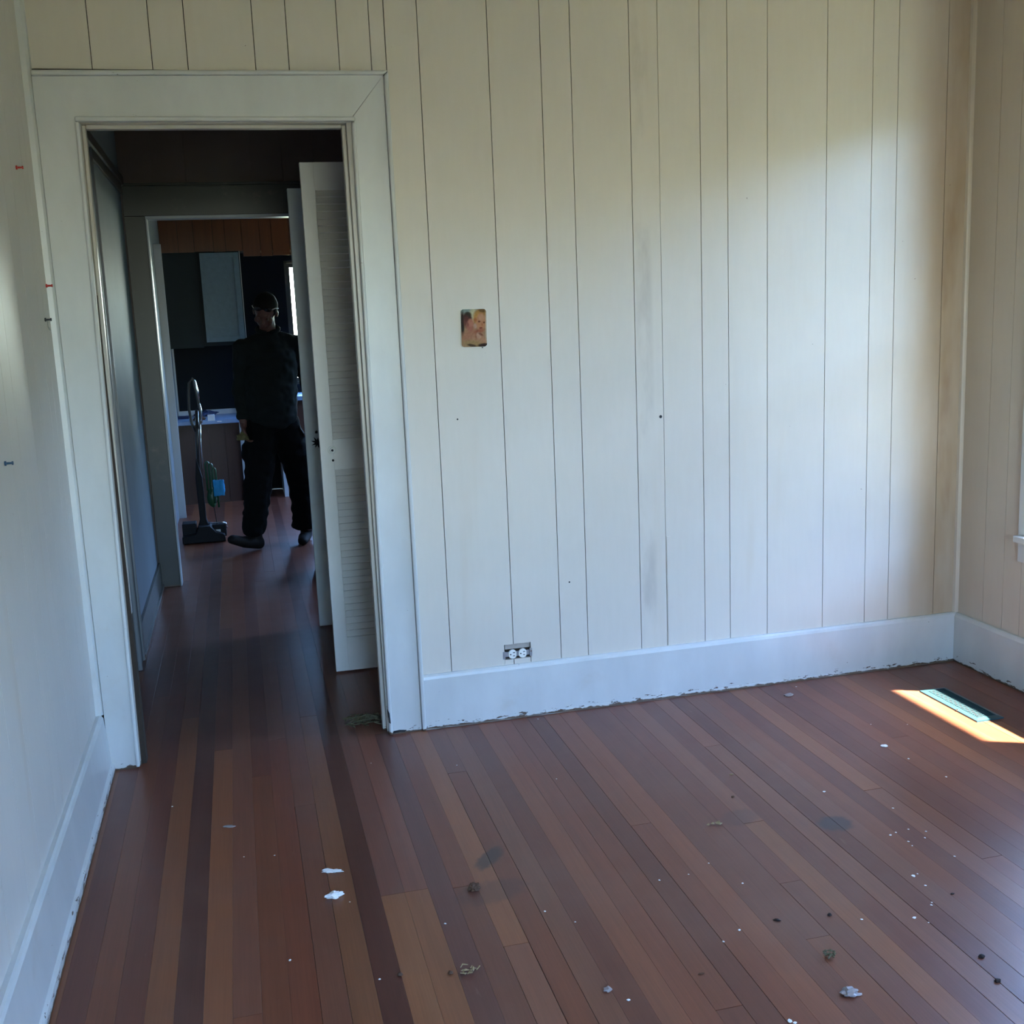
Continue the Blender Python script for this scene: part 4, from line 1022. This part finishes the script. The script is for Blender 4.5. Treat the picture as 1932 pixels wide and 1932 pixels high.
flake('beetle', 1852, 1806, 0.008, 0.006, 0.005, M['bug'], 'dark dead beetle, the upper of two near the right edge', 'insect', 31, amp=0.2)
flake('beetle', 1882, 1852, 0.008, 0.006, 0.005, M['bug'], 'dark dead beetle, the lower of two near the right edge', 'insect', 32, amp=0.2)
flake('seed_husk', 1466, 1737, 0.009, 0.004, 0.003, M['bug'], 'long dark husk on the right floorboards', 'husk', 33, rot=-0.6)
flake('seed_husk', 1565, 1727, 0.005, 0.005, 0.004, M['bug'], 'small round dark husk right of the long dark husk', 'husk', 34)
flake('seed_husk', 1797, 1687, 0.006, 0.003, 0.002, M['bug'], 'thin dark husk below the pale specks near the right side', 'husk', 35)
flake('seed_husk', 1323, 1838, 0.008, 0.003, 0.002, M['clod'], 'brown sliver on the near floorboards right of centre', 'husk', 36)
flake('dry_twig', 1383, 1504, 0.005, 0.004, 0.003, M['clod'], 'tiny brown fleck below the pale-tipped fleck', 'twig', 37)
flake('dry_twig', 1380, 1462, 0.007, 0.003, 0.003, M['straw'], 'tiny pale-tipped fleck above the middle of the floor', 'twig', 38)
chips = [(1555,1494,6),(1785,1466,5),(1714,1565,4),(1395,1755,5),(1365,1777,4),(1725,1732,6),(1723,1653,7),(1801,1616,4),(547,1812,5),(840,1743,4),(1680,1576,5),(1690,1571,4),(1747,1569,4),(1745,1581,4),(1714,1588,4),(1721,1596,3),(1757,1708,4),(1758,1703,3),(1731,1649,3),(1626,1735,4),(1401,1667,4),(1337,1629,3),(1299,1650,3),(1244,1661,4),(1685,1525,4),(1714,1432,5),(1502,1296,4),(1643,1367,3),(1712,1367,3),(1186,1887,5),(1490,1927,7),(460,1617,3),(325,1522,4),(1746,1671,4),(1500,1930,5),(1028,1720,4),(1085,1740,3),(716,1848,4),(660,1702,3),(518,1614,3),(1015,1357,4),(985,1312,3),(1012,1316,3),(700,1440,3),(862,1444,3),(1050,1470,3),(566,1020,3),(1752,1741,3)]
pr_ = None
for k, (px, py, s) in enumerate(chips):
    c = at(px, py, 2, 0.0)
    o = crumple('paint_chip', (c.x, c.y, 0.0004), (1, 1, 0), 0.45, M['white_flake'], 40 + k % 5, 1, 0.35) if k < 5 else None
    if o is None:
        o = COLPROTO[k % 5].copy(); COL.objects.link(o)
    else:
        COLPROTO.append(o)
    o.location = (c.x, c.y, 0.0004); q = s * 0.00095
    o.scale = (q, q * 0.8, q * 0.6); o.rotation_euler = (0, 0, k * 1.3)
    own = {(1555, 1494): 'white paint speck alone just above the dark round floor stain', (1725, 1732): 'round white paint speck right of the long dark husk',
           (1723, 1653): 'larger white paint speck below the pale cluster near the right side', (1490, 1927): 'white paint speck at the bottom edge of the photo',
           (1785, 1466): 'white paint speck nearest below the sun patch at the right edge'}.get((px, py))
    tag(o, own or 'tiny white paint speck scattered on the reddish-brown floorboards', 'paint speck', 'white paint specks on the floor')

# ------------------------------------------------------------------ tidy: drop stray empties
for o in list(COL.objects):
    if o.type == 'EMPTY' and not any(c.parent is o for c in COL.objects): bpy.data.objects.remove(o)
scn.cycles.max_bounces = 10; scn.cycles.diffuse_bounces = 6; scn.cycles.glossy_bounces = 4; scn.cycles.transparent_max_bounces = 12
scn.cycles.use_denoising = True
scn.cycles.sample_clamp_indirect = 8.0
